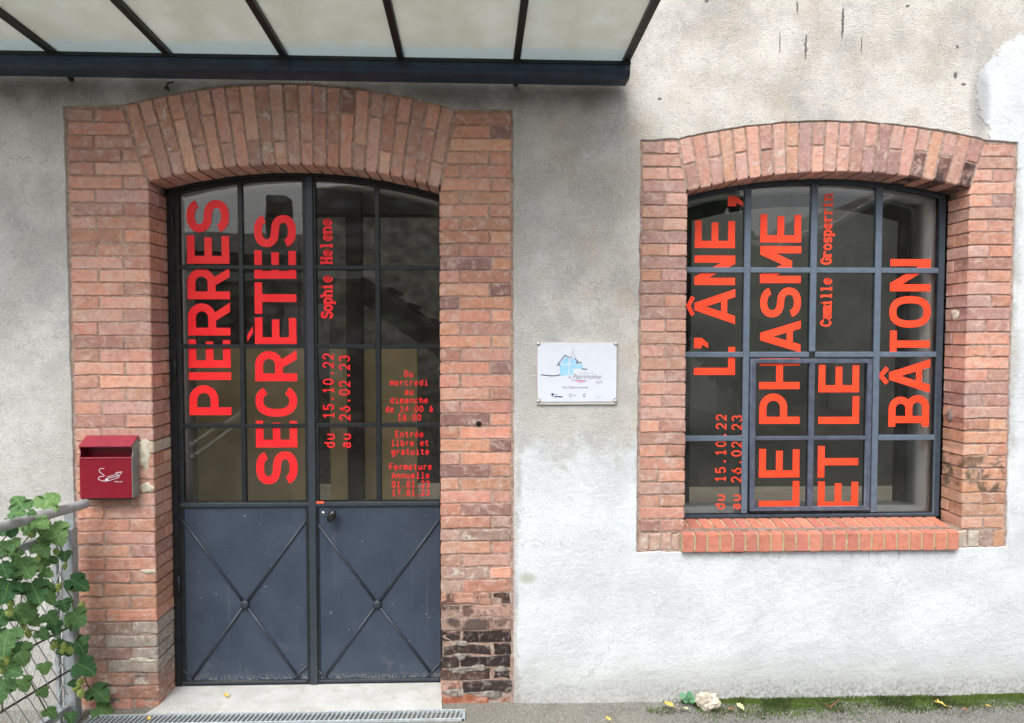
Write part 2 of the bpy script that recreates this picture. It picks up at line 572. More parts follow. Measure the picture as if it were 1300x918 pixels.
def bm_mesh(bm, name):
    me = bpy.data.meshes.new(name)
    bmesh.ops.recalc_face_normals(bm, faces=bm.faces)
    bm.to_mesh(me)
    bm.free()
    return me


def box_bm(bm, x0, x1, y0, y1, z0, z1, bev=0.0):
    b2 = bmesh.new()
    bmesh.ops.create_cube(b2, size=1)
    for v in b2.verts:
        v.co = Vector(((x0 + x1) / 2 + v.co.x * (x1 - x0), (y0 + y1) / 2 + v.co.y * (y1 - y0), (z0 + z1) / 2 + v.co.z * (z1 - z0)))
    if bev:
        bmesh.ops.bevel(b2, geom=b2.edges[:], offset=bev, segments=1, affect='EDGES')
    t = bpy.data.meshes.new('t')
    b2.to_mesh(t)
    b2.free()
    bm.from_mesh(t)
    bpy.data.meshes.remove(t)


def box(name, mat, parent, x0, x1, y0, y1, z0, z1, bev=0.002):
    bm = bmesh.new()
    box_bm(bm, x0, x1, y0, y1, z0, z1, bev)
    return child(name, bm_mesh(bm, name), mat, parent)


def tube_bm(bm, pts, r, seg=10, cap=True):
    pts = [Vector(p) for p in pts]
    rings = []
    up = Vector((0.13, 0.31, 0.94))
    for i, p in enumerate(pts):
        d = (pts[min(i + 1, len(pts) - 1)] - pts[max(i - 1, 0)]).normalized()
        a = d.cross(up).normalized()
        b = d.cross(a).normalized()
        rr = r[i] if isinstance(r, (list, tuple)) else r
        rings.append([bm.verts.new(p + a * rr * cos(2 * pi * k / seg) + b * rr * sin(2 * pi * k / seg)) for k in range(seg)])
    for i in range(len(rings) - 1):
        for k in range(seg):
            bm.faces.new((rings[i][k], rings[i][(k + 1) % seg], rings[i + 1][(k + 1) % seg], rings[i + 1][k]))
    if cap:
        bm.faces.new(rings[0][::-1])
        bm.faces.new(rings[-1])


def tube(name, mat, parent, pts, r, seg=10):
    bm = bmesh.new()
    tube_bm(bm, pts, r, seg)
    o = child(name, bm_mesh(bm, name), mat, parent, True)
    return o


def plate_mesh(name, outlines, y0, y1, bevel=0.0):
    """closed outlines in x,z (the first the outside, the others holes) filled and extruded from y0 (front) to y1 (back)"""
    c = bpy.data.curves.new(name, 'CURVE')
    c.dimensions = '2D'
    c.fill_mode = 'BOTH'
    for ol in outlines:
        s = c.splines.new('POLY')
        s.points.add(len(ol) - 1)
        for i, (x, z) in enumerate(ol): s.points[i].co = (x, z, 0, 1)
        s.use_cyclic_u = True
    c.extrude = (y1 - y0) / 2 - bevel
    c.bevel_depth = bevel
    c.offset = -bevel
    c.bevel_resolution = 0
    o = bpy.data.objects.new(name, c)
    COL.objects.link(o)
    dg = bpy.context.evaluated_depsgraph_get()
    me = bpy.data.meshes.new_from_object(o.evaluated_get(dg))
    bpy.data.objects.remove(o)
    bpy.data.curves.remove(c)
    me.name = name
    for v in me.vertices:
        x, z, d = v.co
        v.co = (x, (y0 + y1) / 2 - d, z)
    bm = bmesh.new()
    bm.from_mesh(me)
    bmesh.ops.remove_doubles(bm, verts=bm.verts, dist=1e-5)
    bmesh.ops.recalc_face_normals(bm, faces=bm.faces)
    bm.to_mesh(me)
    bm.free()
    return me


def plate(name, mat, parent, outlines, y0, y1, bevel=0.0):
    me = plate_mesh(name, outlines, y0, y1, bevel)
    if parent is None: return link(name, me, mat)
    return child(name, me, mat, parent)


def rough(pts, closed, amp, step=0.03, seed=0.0):
    """an outline resampled with small uneven jogs"""
    out = []
    m = len(pts)
    for i in range(m if closed else m - 1):
        a, b = Vector(pts[i]), Vector(pts[(i + 1) % m])
        k = max(1, int((b - a).length / step))
        nrm = Vector((-(b - a).y, (b - a).x)).normalized() if (b - a).length > 0 else Vector((0, 0))
        for j in range(k):
            p = a.lerp(b, j / k)
            q = p + nrm * amp * (mn.noise(Vector((p.x * 14, p.y * 14, seed))) + 0.6 * mn.noise(Vector((p.x * 50, p.y * 50, seed + 3))))
            out.append((q.x, q.y))
    if not closed: out.append(tuple(pts[-1]))
    return out


def circle3(a, b, c):
    ax, ay = a; bx, by = b; cx, cy = c
    d = 2 * (ax * (by - cy) + bx * (cy - ay) + cx * (ay - by))
    ux = ((ax * ax + ay * ay) * (by - cy) + (bx * bx + by * by) * (cy - ay) + (cx * cx + cy * cy) * (ay - by)) / d
    uy = ((ax * ax + ay * ay) * (cx - bx) + (bx * bx + by * by) * (ax - cx) + (cx * cx + cy * cy) * (bx - ax)) / d
    return ux, uy, math.hypot(ax - ux, ay - uy)


class Arc:
    def __init__(s, a, b, c):
        s.x, s.y, s.r = circle3(a, b, c)
        s.t0 = math.atan2(a[1] - s.y, a[0] - s.x)
        s.t1 = math.atan2(c[1] - s.y, c[0] - s.x)

    def p(s, f, dr=0.0):
        t = s.t0 + (s.t1 - s.t0) * f
        return (s.x + (s.r + dr) * cos(t), s.y + (s.r + dr) * sin(t))

    def z(s, x, dr=0.0):
        return s.y + math.sqrt((s.r + dr) ** 2 - (x - s.x) ** 2)


D_IN = Arc((-1.525, 2.394), (-0.866, 2.474), (-0.224, 2.374))
D_EX = Arc((-1.627, 2.727), (-0.884, 2.828), (-0.150, 2.722))
W_IN = Arc((0.915, 2.362), (1.590, 2.458), (2.235, 2.386))
W_EX = Arc((0.870, 2.597), (1.560, 2.684), (2.298, 2.604))


def arch_open(x0, x1, z0, arc, dr=0.0, n=24):
    """outline of an arched opening, counter-clockwise from bottom left"""
    top = [(x1 + (x0 - x1) * i / n, arc.z(x1 + (x0 - x1) * i / n, dr)) for i in range(n + 1)]
    return [(x0, z0), (x1, z0)] + top


# ================================================================== LARGE STRUCTURE
# ---- ground
def ground_mat():
    n = NB('gritty_concrete_ground', 0.95, 0, 0.2)
    X, Y, Z = n.xyz()
    big = n.noise(3, 6, 0.65)
    g = n.noise(130, 4, 0.8)
    v = n.vor(170)
    v2 = n.vor(70)
    pale = n.mix(n.ramp(v, 0.1, 0.5), (0.56, 0.54, 0.48), (0.26, 0.25, 0.22))
    dark = n.mix(n.ramp(g, 0.4, 0.6), (0.17, 0.165, 0.15), (0.33, 0.325, 0.305))
    f = n.ramp(n.add(X, n.mul(n.sub(big, 0.5), 1.6)), 0.45, 1.05)
    c = n.mix(f, pale, dark)
    c = n.mix(n.ramp(v2, 0.17, 0.1, 0, 0.7), c, (0.58, 0.57, 0.52))
    c = n.mix(n.ramp(n.noise(5, 5, 0.7), 0.55, 0.75, 0, 0.5), c, (0.12, 0.11, 0.075))
    return n.done(c, n.bump(v, 0.006, prev=n.bump(g, 0.005)))


M_GROUND = ground_mat()


def gz_(x, y):
    return -0.014 + (0.004 if x > 0.15 else 0.0015) * mn.noise(Vector((x * 3, y * 7, 1))) - 0.007 * max(0, min(1, (x - 0.1) * 5))


bm = bmesh.new()
xs = [-60, -20, -8, -5] + [-4 + 0.08 * i for i in range(101)] + [5, 8, 20, 60]
ys = [-60, -30, -15, -8, -5, -3, -1.5, -0.7] + [-0.6 + 0.02 * i for i in range(36)]
grid = [[bm.verts.new((x, y, gz_(x, y) if abs(x) < 4.5 and y > -0.7 else -0.012)) for x in xs] for y in ys]
for j in range(len(ys) - 1):
    for i in range(len(xs) - 1):
        bm.faces.new((grid[j][i], grid[j][i + 1], grid[j + 1][i + 1], grid[j + 1][i]))
go = link('ground', bm_mesh(bm, 'ground'), M_GROUND)
for f in go.data.polygons: f.use_smooth = True
tag(go, kind='structure')

# ---- the rendered wall
facade = empty('rendered_wall', (0.3, 0.2, 0))
tag(facade, 'weathered grey lime-rendered wall with white patches around the brick door and window surrounds', 'wall')
outer = [(-7, -0.3), (-1.886, -0.3), (-1.884, 1.2), (-1.89, 2.722), (-1.627, 2.733)] + [D_EX.p(i / 16, 0.006) for i in range(1, 16)] + \
        [(-0.150, 2.727), (0.112, 2.727), (0.1145, 1.5), (0.1145, -0.3), (7, -0.3), (7, 5.6), (-7, 5.6)]
i0 = 1
i1 = outer.index((0.1145, -0.3))
outer = [outer[0]] + rough(outer[i0:i1 + 1], False, 0.004, 0.02) + outer[i1 + 1:]
whole = [(0.688, 0.692), (0.695, 2.594), (0.870, 2.602)] + [W_EX.p(i / 16, 0.006) for i in range(1, 16)] + [(2.298, 2.609), (2.458, 2.60), (2.450, 1.6), (2.455, 0.70), (1.6, 0.690)]
whole = rough(whole, True, 0.006, 0.02, 5)
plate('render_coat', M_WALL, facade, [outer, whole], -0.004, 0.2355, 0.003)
core_out = [(-7, -0.3), (-1.492, -0.3)] + [(-1.492, D_IN.z(-1.492) - .03)] + [(x, D_IN.z(x) - .03) for x in [-1.492 + 1.268 * i / 20 for i in range(1, 20)]] + [(-0.224, D_IN.z(-0.224) - .03), (-0.224, -0.3), (7, -0.3), (7, 5.6), (-7, 5.6)]
plate('inner_wall', M_PLASTER, facade, [core_out, arch_open(0.90, 2.203, 0.826, W_IN, -0.026)], 0.2365, 0.42)
# low lip of render that swells over the brick beside the door
# ---- the room behind: floor, walls, ceiling with gaps added to admit daylight, a stair and posts
room = empty('interior_room', (0, 2.5, 0))
tag(room, 'dim interior room with tan walls seen through the door and window panes', 'room')
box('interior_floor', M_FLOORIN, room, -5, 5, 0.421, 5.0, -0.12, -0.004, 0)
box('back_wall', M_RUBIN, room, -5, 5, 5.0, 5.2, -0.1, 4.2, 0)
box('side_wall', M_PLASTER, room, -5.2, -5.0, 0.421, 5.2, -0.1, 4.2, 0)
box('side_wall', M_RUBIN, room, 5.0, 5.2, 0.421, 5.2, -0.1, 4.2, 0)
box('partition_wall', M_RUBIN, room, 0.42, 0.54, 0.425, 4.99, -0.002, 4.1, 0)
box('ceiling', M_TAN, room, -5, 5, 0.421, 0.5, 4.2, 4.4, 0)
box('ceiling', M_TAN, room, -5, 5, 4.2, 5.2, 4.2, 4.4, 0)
for xa, xb in ((-5, -2.6), (0.2, 0.6), (4.2, 5)):     # gaps between them are invented, left open so sky light brightens the room
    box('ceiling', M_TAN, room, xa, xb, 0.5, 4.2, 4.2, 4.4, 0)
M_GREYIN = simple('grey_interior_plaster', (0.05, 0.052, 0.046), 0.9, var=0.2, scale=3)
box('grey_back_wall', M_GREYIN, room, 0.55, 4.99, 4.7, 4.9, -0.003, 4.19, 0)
box('grey_side_wall', M_GREYIN, room, 4.8, 4.95, 0.43, 4.69, -0.003, 4.19, 0)
fx_ = [at(v, 400, 0.46)[0] for v in (858, 876, 1140, 1161)]
ft_ = [at(1040, v, 0.46)[1] for v in (245, 262)]
af = Arc((fx_[0], ft_[0] - .10), ((fx_[0] + fx_[3]) / 2, ft_[0]), (fx_[3], ft_[0] - .10))
oo = [(fx_[0], 0)] + [(fx_[0] + (fx_[3] - fx_[0]) * i / 16, af.z(fx_[0] + (fx_[3] - fx_[0]) * i / 16)) for i in range(17)] + [(fx_[3], 0)]
ii = [(fx_[2], 0)] + [(fx_[2] + (fx_[1] - fx_[2]) * i / 16, af.z(fx_[2] + (fx_[1] - fx_[2]) * i / 16, -.07)) for i in range(17)] + [(fx_[1], 0)]
fo = link('inner_arch_frame', plate_mesh('inner_arch_frame', [oo + ii], 0.44, 0.48), simple('dark_inner_frame', (0.03, 0.032, 0.035), .7))
tag(fo, 'dark arched inner frame standing in the room behind the right-hand window', 'frame')
dark = simple('dark_stained_timber', (0.035, 0.03, 0.025), 0.7)
tan2 = simple('interior_cream_screen', (0.74, 0.58, 0.31), 0.9, var=0.12, scale=4)
st = empty('stair', (-0.3, 2.2, 0))
tag(st, 'dark timber stair rising behind the right leaf of the door', 'stair')
for ya in (2.0, 2.9):
    bm = bmesh.new()
    vs = [bm.verts.new(v) for v in ((-0.95, ya, 2.15), (-0.95, ya, 1.95), (0.38, ya, 1.0), (0.38, ya, 1.22), (-0.95, ya + 0.05, 2.15), (-0.95, ya + 0.05, 1.95), (0.38, ya + 0.05, 1.0), (0.38, ya + 0.05, 1.22))]
    for f in ((0, 1, 2, 3), (7, 6, 5, 4), (0, 4, 5, 1), (1, 5, 6, 2), (2, 6, 7, 3), (3, 7, 4, 0)): bm.faces.new([vs[k] for k in f])
    child('stringer', bm_mesh(bm, 'stringer'), dark, st)
for k in range(9):
    z = 2.02 - 0.115 * k
    box('tread', dark, st, -0.92 + 0.15 * k, -0.72 + 0.15 * k, 2.05, 2.9, z, z + 0.03, 0.002)
for px_, y_, w_ in ((450, 1.5, 0.10), (372, 2.6, 0.10), (0, 0, 0)):
    if w_:
        x_, _ = at(px_, 500, y_)
        tag(box('interior_post', dark, None, x_ - w_ / 2, x_ + w_ / 2, y_, y_ + w_, -0.003, 4.19, 0.004) if False else link('interior_post', box('t', dark, st, x_ - w_ / 2, x_ + w_ / 2, y_, y_ + w_, -0.003, 4.19, 0.004).data),
            'dark upright timber post standing inside the room behind the door %s' % ('right of its middle stile' if px_ == 450 else 'left of its middle stile'), 'post')
for o in [o for o in bpy.data.objects if o.name.split('.')[0] == 't']: bpy.data.objects.remove(o)
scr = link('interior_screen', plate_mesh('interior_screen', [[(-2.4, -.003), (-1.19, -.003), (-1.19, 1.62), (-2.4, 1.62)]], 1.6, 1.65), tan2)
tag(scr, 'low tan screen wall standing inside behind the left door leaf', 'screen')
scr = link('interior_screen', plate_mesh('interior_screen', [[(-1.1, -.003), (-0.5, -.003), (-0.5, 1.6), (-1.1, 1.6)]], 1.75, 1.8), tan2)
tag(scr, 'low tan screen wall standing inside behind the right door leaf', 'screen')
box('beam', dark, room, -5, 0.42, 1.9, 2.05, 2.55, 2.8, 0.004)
bm = bmesh.new()


# ---- across the yard (seen mirrored in the glass): stone outbuilding, house, trees
def rubble_mat():
    n = NB('dark_rubble_stone', 0.95)
    v = n.vor(1.0, vec=n.scaled((2.2, 2.2, 5)))
    vv = n.n('ShaderNodeTexVoronoi')
    vv.inputs['Scale'].default_value = 1
    n.l(n.scaled((2.2, 2.2, 5)), vv.inputs['Vector'])
    c = n.mix(n.ramp(v, 0.2, 0.6), n.mix(0.7, vv.outputs['Color'], (0.62, 0.57, 0.45)), (0.03, 0.028, 0.024))
    c = n.mix(0.25, c, (0.50, 0.46, 0.36))
    return n.done(c, n.bump(v, 0.05))


M_RUBBLE = rubble_mat()
M_ROOF = simple('weathered_roof_tiles', (0.24, 0.21, 0.18), 0.9, var=0.4, scale=14)
hb = empty('stone_outbuilding', (-3, -9, 0))
tag(hb, 'dark rubble-stone outbuilding with a chimney across the yard, mirrored in the door glass', 'building')
box('stone_wall', M_RUBBLE, hb, -10, -2.96, -13, -8.6, -0.02, 3.1, 0)
bm = bmesh.new()
vs = [bm.verts.new(v) for v in ((-10.2, -8.4, 3.1), (2.6, -8.4, 3.1), (2.6, -10.8, 3.75), (-10.2, -10.8, 3.75), (2.6, -13.2, 3.1), (-10.2, -13.2, 3.1))]
for f in ((0, 1, 2, 3), (3, 2, 4, 5), (1, 4, 2), (0, 3, 5)): bm.faces.new([vs[k] for k in f])
child('roof', bm_mesh(bm, 'roof'), M_ROOF, hb)
box('stone_wing', M_RUBBLE, hb, -2.95, 2.35, -12.9, -8.62, -0.02, 4.25, 0)
box('stone_ledge', M_PLASTER, hb, -10, 2.45, -8.62, -8.5, 2.62, 2.74, 0.01)
box('chimney', M_RUBBLE, hb, -4.05, -3.72, -9.6, -9.2, 3.1, 4.2, 0.02)
for k in range(4):
    xx = -8.6 + 2.6 * k
    f = box('window', M_PLASTER, hb, xx, xx + 0.9, -8.6, -8.55, 1.0, 2.2, 0.01)
hc = empty('gabled_house', (7, -14, 0))
tag(hc, 'grey house with a sloping eave across the yard, mirrored in the window glass', 'building')
box('house_wall', simple('grey_house_render', (0.6, 0.6, 0.57), 0.9), hc, 5.2, 13.6, -18, -12, -0.02, 2.9, 0)
bm = bmesh.new()
vs = [bm.verts.new(v) for v in ((4.6, -11.4, 2.7), (9.4, -11.4, 5.1), (14.2, -11.4, 2.7), (4.6, -18.4, 2.7), (9.4, -18.4, 5.1), (14.2, -18.4, 2.7))]
for f in ((0, 1, 4, 3), (1, 2, 5, 4), (0, 2, 1), (3, 4, 5)): bm.faces.new([vs[k] for k in f])
child('roof', bm_mesh(bm, 'roof'), M_ROOF, hc)
tube('fascia_board', M_PLASTER, hc, [(4.5, -11.36, 2.66), (9.4, -11.36, 5.12), (14.3, -11.36, 2.66)], 0.07, 6)
box('door', M_HOLE, hc, 6.4, 7.4, -12, -11.96, 0, 2.1, 0.01)
box('window', M_PLASTER, hc, 8.6, 9.6, -12, -11.95, 1, 2.3, 0.01)
M_LEAF_FAR = simple('far_foliage', (0.11, 0.18, 0.06), 0.8, var=0.5, scale=3)
M_BARK = simple('bark', (0.07, 0.055, 0.04), 0.95, bump=0.01)


def far_tree(x, y, h, r, label):
    t = empty('broadleaf_tree', (x, y, 0))
    tag(t, label, 'tree', 'trees across the yard')
    bm = bmesh.new()
    tube_bm(bm, [(x, y, -0.05), (x + .1, y, h * .3), (x, y + .1, h * .7)], [0.22, 0.16, 0.06], 8)
    for k in range(5):
        a = k * 1.26
        tube_bm(bm, [(x + .05, y, h * (.3 + .06 * k)), (x + cos(a) * r * .6, y + sin(a) * r * .6, h * (.5 + .07 * k))], [0.08, 0.02], 6)
    child('trunk', bm_mesh(bm, 'trunk'), M_BARK, t)
    bm = bmesh.new()
    rr = random.Random(int(x * 7 + 50))
    for k in range(2600):
        c = Vector((rr.gauss(0, 1), rr.gauss(0, 1), rr.gauss(0, 1))).normalized() * (rr.random() ** 0.45)
        if mn.noise(c * 2.2 + Vector((x, y, 0))) < -0.12: continue
        p = Vector((x + c.x * r, y + c.y * r, h * .62 + c.z * h * .38))
        s = 0.13 + 0.1 * rr.random()
        a, b = Vector((rr.uniform(-1, 1), rr.uniform(-1, 1), rr.uniform(-1, 1))).normalized() * s, Vector((rr.uniform(-1, 1), rr.uniform(-1, 1), rr.uniform(-1, 1))).normalized() * s
        bm.faces.new([bm.verts.new(p - a), bm.verts.new(p + b), bm.verts.new(p + a), bm.verts.new(p - b)])
    child('crown', bm_mesh(bm, 'crown'), M_LEAF_FAR, t)


far_tree(3.4, -10.0, 5.2, 1.7, 'green tree across the yard just beside the stone outbuilding')
far_tree(4.6, -8.2, 3.0, 1.1, 'low bushy tree across the yard in front of the grey house')
far_tree(12.5, -10.0, 7.5, 2.6, 'tall tree across the yard to the right of the grey house')

# ================================================================== BRICK SURROUNDS
rb = random.Random(5)


def jit(a): return rb.uniform(-a, a)


def brick(parent, quad, y0, y1, color, mat=M_BRICK, cham=0.0026, wear=1.0, name='brick', sub=2):
    """quad: four corners x,z counter-clockwise from bottom left as seen from the front"""
    pts = []
    for i in range(4):
        a, b = Vector(quad[i]), Vector(quad[(i + 1) % 4])
        pts.append(a + Vector((jit(.0012), jit(.0012))) * wear)
        for j in range(1, sub):
            pts.append(a.lerp(b, j / sub + jit(.15) / sub) + Vector((jit(.0014), jit(.0014))) * wear)
    c = sum(pts, Vector((0, 0))) / len(pts)
    o3 = Vector((c.x, (y0 + y1) / 2, c.y))
    y0 += jit(.0018) * wear
    m = len(pts)
    F, Mi, Bk = [], [], []
    for p in pts:
        d = (c - p)
        dx = d.x / (abs(d.x) + 1e-6) if abs(d.x) > 0.25 * abs(quad[1][0] - quad[0][0]) else 0
        dz = d.y / (abs(d.y) + 1e-6) if abs(d.y) > 0.25 * abs(quad[2][1] - quad[1][1]) else 0
        ch = cham * (1 + rb.random() * 0.8 * wear)
        q = p + d.normalized() * ch * 1.35 if (dx and dz) else p + Vector((dx, dz)) * ch
        F.append((q.x - o3.x, y0 + jit(.0006) * wear - o3.y, q.y - o3.z))
        Mi.append((p.x - o3.x, y0 + ch - o3.y, p.y - o3.z))
        Bk.append((p.x - o3.x, y1 - o3.y, p.y - o3.z))
    vs = F + Mi + Bk
    fc = [tuple(range(m))]
    for i in range(m):
        j = (i + 1) % m
        fc.append((i, i + m, j + m, j))
        fc.append((i + m, i + 2 * m, j + 2 * m, j + m))
    me = bpy.data.meshes.new('brick')
    me.from_pydata(vs, [], fc)
    me.materials.append(mat)
    o = bpy.data.objects.new(name, me)
    o.color = (*color, 1)
    o.parent = parent
    o.location = o3 - parent.location
    COL.objects.link(o)
    return o


SALMON = [(0.50, 0.235, 0.165), (0.55, 0.26, 0.18), (0.47, 0.20, 0.14), (0.42, 0.20, 0.155), (0.58, 0.29, 0.20), (0.50, 0.22, 0.13), (0.38, 0.19, 0.16), (0.54, 0.23, 0.15)]
PINK = [(0.52, 0.30, 0.24), (0.48, 0.25, 0.195), (0.56, 0.31, 0.24), (0.43, 0.25, 0.215), (0.54, 0.27, 0.19)]
MAUVE = [(0.40, 0.23, 0.20), (0.35, 0.20, 0.18), (0.46, 0.27, 0.23), (0.52, 0.29, 0.22), (0.31, 0.19, 0.185), (0.44, 0.25, 0.21)]
ORANGE = [(0.55, 0.26, 0.15), (0.50, 0.23, 0.135), (0.58, 0.31, 0.19), (0.45, 0.21, 0.13)]
BLACKS = [(0.035, 0.026, 0.026), (0.05, 0.035, 0.032), (0.09, 0.055, 0.045), (0.04, 0.03, 0.03)]
DULL = [(0.33, 0.22, 0.18), (0.38, 0.235, 0.19), (0.42, 0.22, 0.15), (0.30, 0.21, 0.18)]


def tone(c, k=0.19):
    f = 1 + jit(k)
    if max(c) > 0.29: c = tuple(a * .71 + b * .29 for a, b in zip(c, (0.65, 0.44, 0.38)))
    return tuple(max(0.01, x * f * (1 + jit(0.03))) for x in c)


def pick(pal): return tone(rb.choice(pal))


J = 0.0068      # joint
ds = empty('brick_door_surround', (-0.9, 0, 0))
tag(ds, 'old salmon brick surround with a segmental arch framing the glazed double door', 'brick surround')
REV = 0.19


def course_z(k, pitch=0.0593, z0=-0.028): return z0 + k * pitch


def skx(line, z):
    (xa, za), (xb, zb) = line
    return xa + (xb - xa) * (z - za) / (zb - za)


LSK = ((-1.527, 2.395), (-1.631, 2.727))
RSK = ((-0.224, 2.374), (-0.148, 2.722))


def pier(parent, x0, x1, zt, kmax, arris, pal_fn, sk=None, sk_right=True, pitch=0.05965, z0=-0.028, rev=REV, reveal=True, unit=0.232):
    """courses of stretcher + header turning round the reveal at the arris side ('L' or 'R' edge of the pier)"""
    for k in range(kmax):
        za, zb = z0 + k * pitch + J / 2, z0 + (k + 1) * pitch - J / 2
        if zb > zt + 0.012: break
        zb = min(zb, zt)
        a0, a1, b0, b1 = x0, x0, x1, x1
        slant = False
        if sk and zb > sk[0][1]:
            slant = True
            if sk_right: b0, b1 = skx(sk, za) - J, skx(sk, zb) - J
            else: a0, a1 = skx(sk, za) + J, skx(sk, zb) + J
        wid = x1 - x0
        head = wid - unit if wid > 0.3 else wid / 2
        odd = k % 2
        # face joint position; single stretcher on odd courses in the narrow piers
        if wid > 0.3:
            jx = (x0 + head) if odd else (x1 - head)
            js = [jx + jit(.006)]
        else:
            js = [] if odd else [x0 + wid / 2 + jit(.02)]
        if slant:
            js = [j for j in js if a1 + 0.05 < j < b1 - 0.05]
            if b1 - a1 > 0.3 and not js: js = [a1 + 0.115]
        zj = jit(.0012)
        edges = [None] + js + [None]
        n_ = len(edges) - 1
        for i in range(n_):
            l0, l1 = (a0, a1) if i == 0 else (edges[i] + J / 2,) * 2
            r0, r1 = (b0, b1) if i == n_ - 1 else (edges[i + 1] - J / 2,) * 2
            corner = (arris == 'R' and i == n_ - 1) or (arris == 'L' and i == 0)
            col, mat, wr = pal_fn(k, (l0 + r0) / 2, za)
            dep = 0.10
            if corner and not slant:
                short = (wid > 0.3 and (odd if arris == 'R' else not odd)) or (wid <= 0.3 and odd)
                dep = 0.102 if (short and reveal) else rev - 0.003
                if short and reveal:
                    c2, m2, _ = pal_fn(k, (l0 + r0) / 2, za)
                    xa, xb = (x1 - 0.1, x1) if arris == 'R' else (x0, x0 + 0.1)
                    brick(parent, [(xa, za + zj), (xb, za + zj), (xb, zb + zj), (xa, zb + zj)], 0.1105, rev - 0.002, c2, m2, wear=wr)
            brick(parent, [(l0, za + zj), (r0, za + zj), (r1, zb + zj), (l1, zb + zj)], jit(.001), dep, col, mat, wear=wr)


def lp(k, x, z):
    if z < 0.10: return pick(DULL if rb.random() < .6 else SALMON), (M_BRICK_PALE if rb.random() < .7 else M_BRICK), 3.0
    if z < 0.34:
        if x > -1.66: return (0.42, 0.37, 0.33), M_BRICK_PALE, 2.2
        return pick(DULL), M_BRICK if rb.random() < .5 else M_BRICK_PALE, 2.0
    if z < 0.85: return pick(SALMON if rb.random() < .6 else ORANGE), M_BRICK, 1.6
    if 1.08 < z < 1.25 and x > -1.6: return (0.58, 0.52, 0.42), M_BRICK_PALE, 2.2
    return pick(PINK if rb.random() < .62 else SALMON), M_BRICK, 1.2


def rp(k, x, z):
    if z < 0.03: return (0.36, 0.13, 0.075), M_BRICK, 3.5
    if z < 0.27: return (pick(BLACKS) if rb.random() < .8 else pick(DULL)), M_BRICK_ROT, 3.8
    if z < 0.46: return (pick(BLACKS) if rb.random() < .38 else pick(DULL)), M_BRICK_ROT if rb.random() < .35 else M_BRICK_SOOT, 2.6
    if z < 0.85: return pick(DULL if rb.random() < .5 else SALMON), M_BRICK if rb.random() < .8 else M_BRICK_PALE, 1.8
    if rb.random() < 0.12: return pick([(0.27, 0.16, 0.145)]), M_BRICK, 1.2
    return pick(SALMON if rb.random() < .75 else ORANGE), M_BRICK, 1.2


pier(ds, -1.873, -1.5255, 2.715, 47, 'R', lp, LSK, True)
pier(ds, -0.2235, 0.102, 2.715, 47, 'L', rp, RSK, False, reveal=False)


def arch(parent, ain, aex, n, pal_fn, rev, two, gap=0.0042):
    for i in range(n):
        f0, f1 = i / n, (i + 1) / n
        a, b = Vector(ain.p(f0)), Vector(ain.p(f1))
        c, d = Vector(aex.p(f1)), Vector(aex.p(f0))
        ta = (b - a).normalized() * gap
        tc = (c - d).normalized() * (gap + 0.0004)
        a, b, c, d = a + ta, b - ta, c - tc, d + tc
        L = (c - b).length
        hd = two[i % 2]
        if hd is None: cuts = [0, 1]
        else: cuts = [0, hd + jit(.012), 1]
        g = J / 2 / L
        for q in range(len(cuts) - 1):
            s0 = cuts[q] + (g if q else 0)
            s1 = cuts[q + 1] - (g if q < len(cuts) - 2 else 0)
            p0, p1 = a.lerp(d, s0), b.lerp(c, s0)
            p2, p3 = b.lerp(c, s1), a.lerp(d, s1)
            col, mat, wr = pal_fn(i, q)
            brick(parent, [tuple(p0), tuple(p1), tuple(p2), tuple(p3)], jit(.0015), (0.1 if i % 2 else rev - 0.004) if q == 0 else 0.1, col, mat, wear=wr)
        if i % 2:      # second brick of the soffit
            p0, p1, p2, p3 = a, b, b.lerp(c, .25), a.lerp(d, .25)
            col, mat, wr = pal_fn(i, 0)
            brick(parent, [tuple(p0), tuple(p1), tuple(p2), tuple(p3)], 0.108, rev - 0.004, col, mat, wear=wr)


def ap(i, q):
    if i == 15 and q == 1: return (0.3, 0.17, 0.14), M_BRICK_SOOT, 1.5
    return pick(PINK + [(0.50, 0.24, 0.17)]), M_BRICK_PALE if rb.random() < .12 else M_BRICK, 1.3


arch(ds, D_IN, D_EX, 23, ap, REV, (0.30, 0.68))
mo = rough([(-1.90, -0.25), (-1.90, 2.738), (-1.629, 2.745)] + [D_EX.p(i / 16, 0.02) for i in range(1, 16)] + [(-0.149, 2.74), (0.125, 2.74), (0.125, -0.25)], False, 0.002, 0.06)
mo += [(-0.2165, -0.25), (-0.2165, D_IN.z(-0.2255) + .012)] + [D_IN.p(1 - i / 20, 0.012) for i in range(1, 20)] + [(-1.532, D_IN.z(-1.525) + .012), (-1.532, -0.25)]
plate('mortar_bed', M_MORTAR, ds, [mo], 0.0042, 0.2)
# lumps of mortar and plaster stuck to the reveal edge and near the ash bin
def lump(parent, name, mat, c, r, seed, yflat=0.5, sub=2):
    bm = bmesh.new()
    bmesh.ops.create_icosphere(bm, subdivisions=sub, radius=1)
    for v in bm.verts:
        k = 1 + 0.35 * mn.noise(v.co * 1.7 + Vector((seed, 0, 0))) + 0.15 * mn.noise(v.co * 5 + Vector((0, seed, 0)))
        v.co = Vector((v.co.x * r[0] * k, v.co.y * r[1] * k, v.co.z * r[2] * k))
    me = bm_mesh(bm, name)
    for f in me.polygons: f.use_smooth = True
    o = link(name, me, mat, parent)
    off = Vector(c)
    p = parent
    while p is not None:
        off -= p.location
        p = p.parent
    o.location = off
    return o


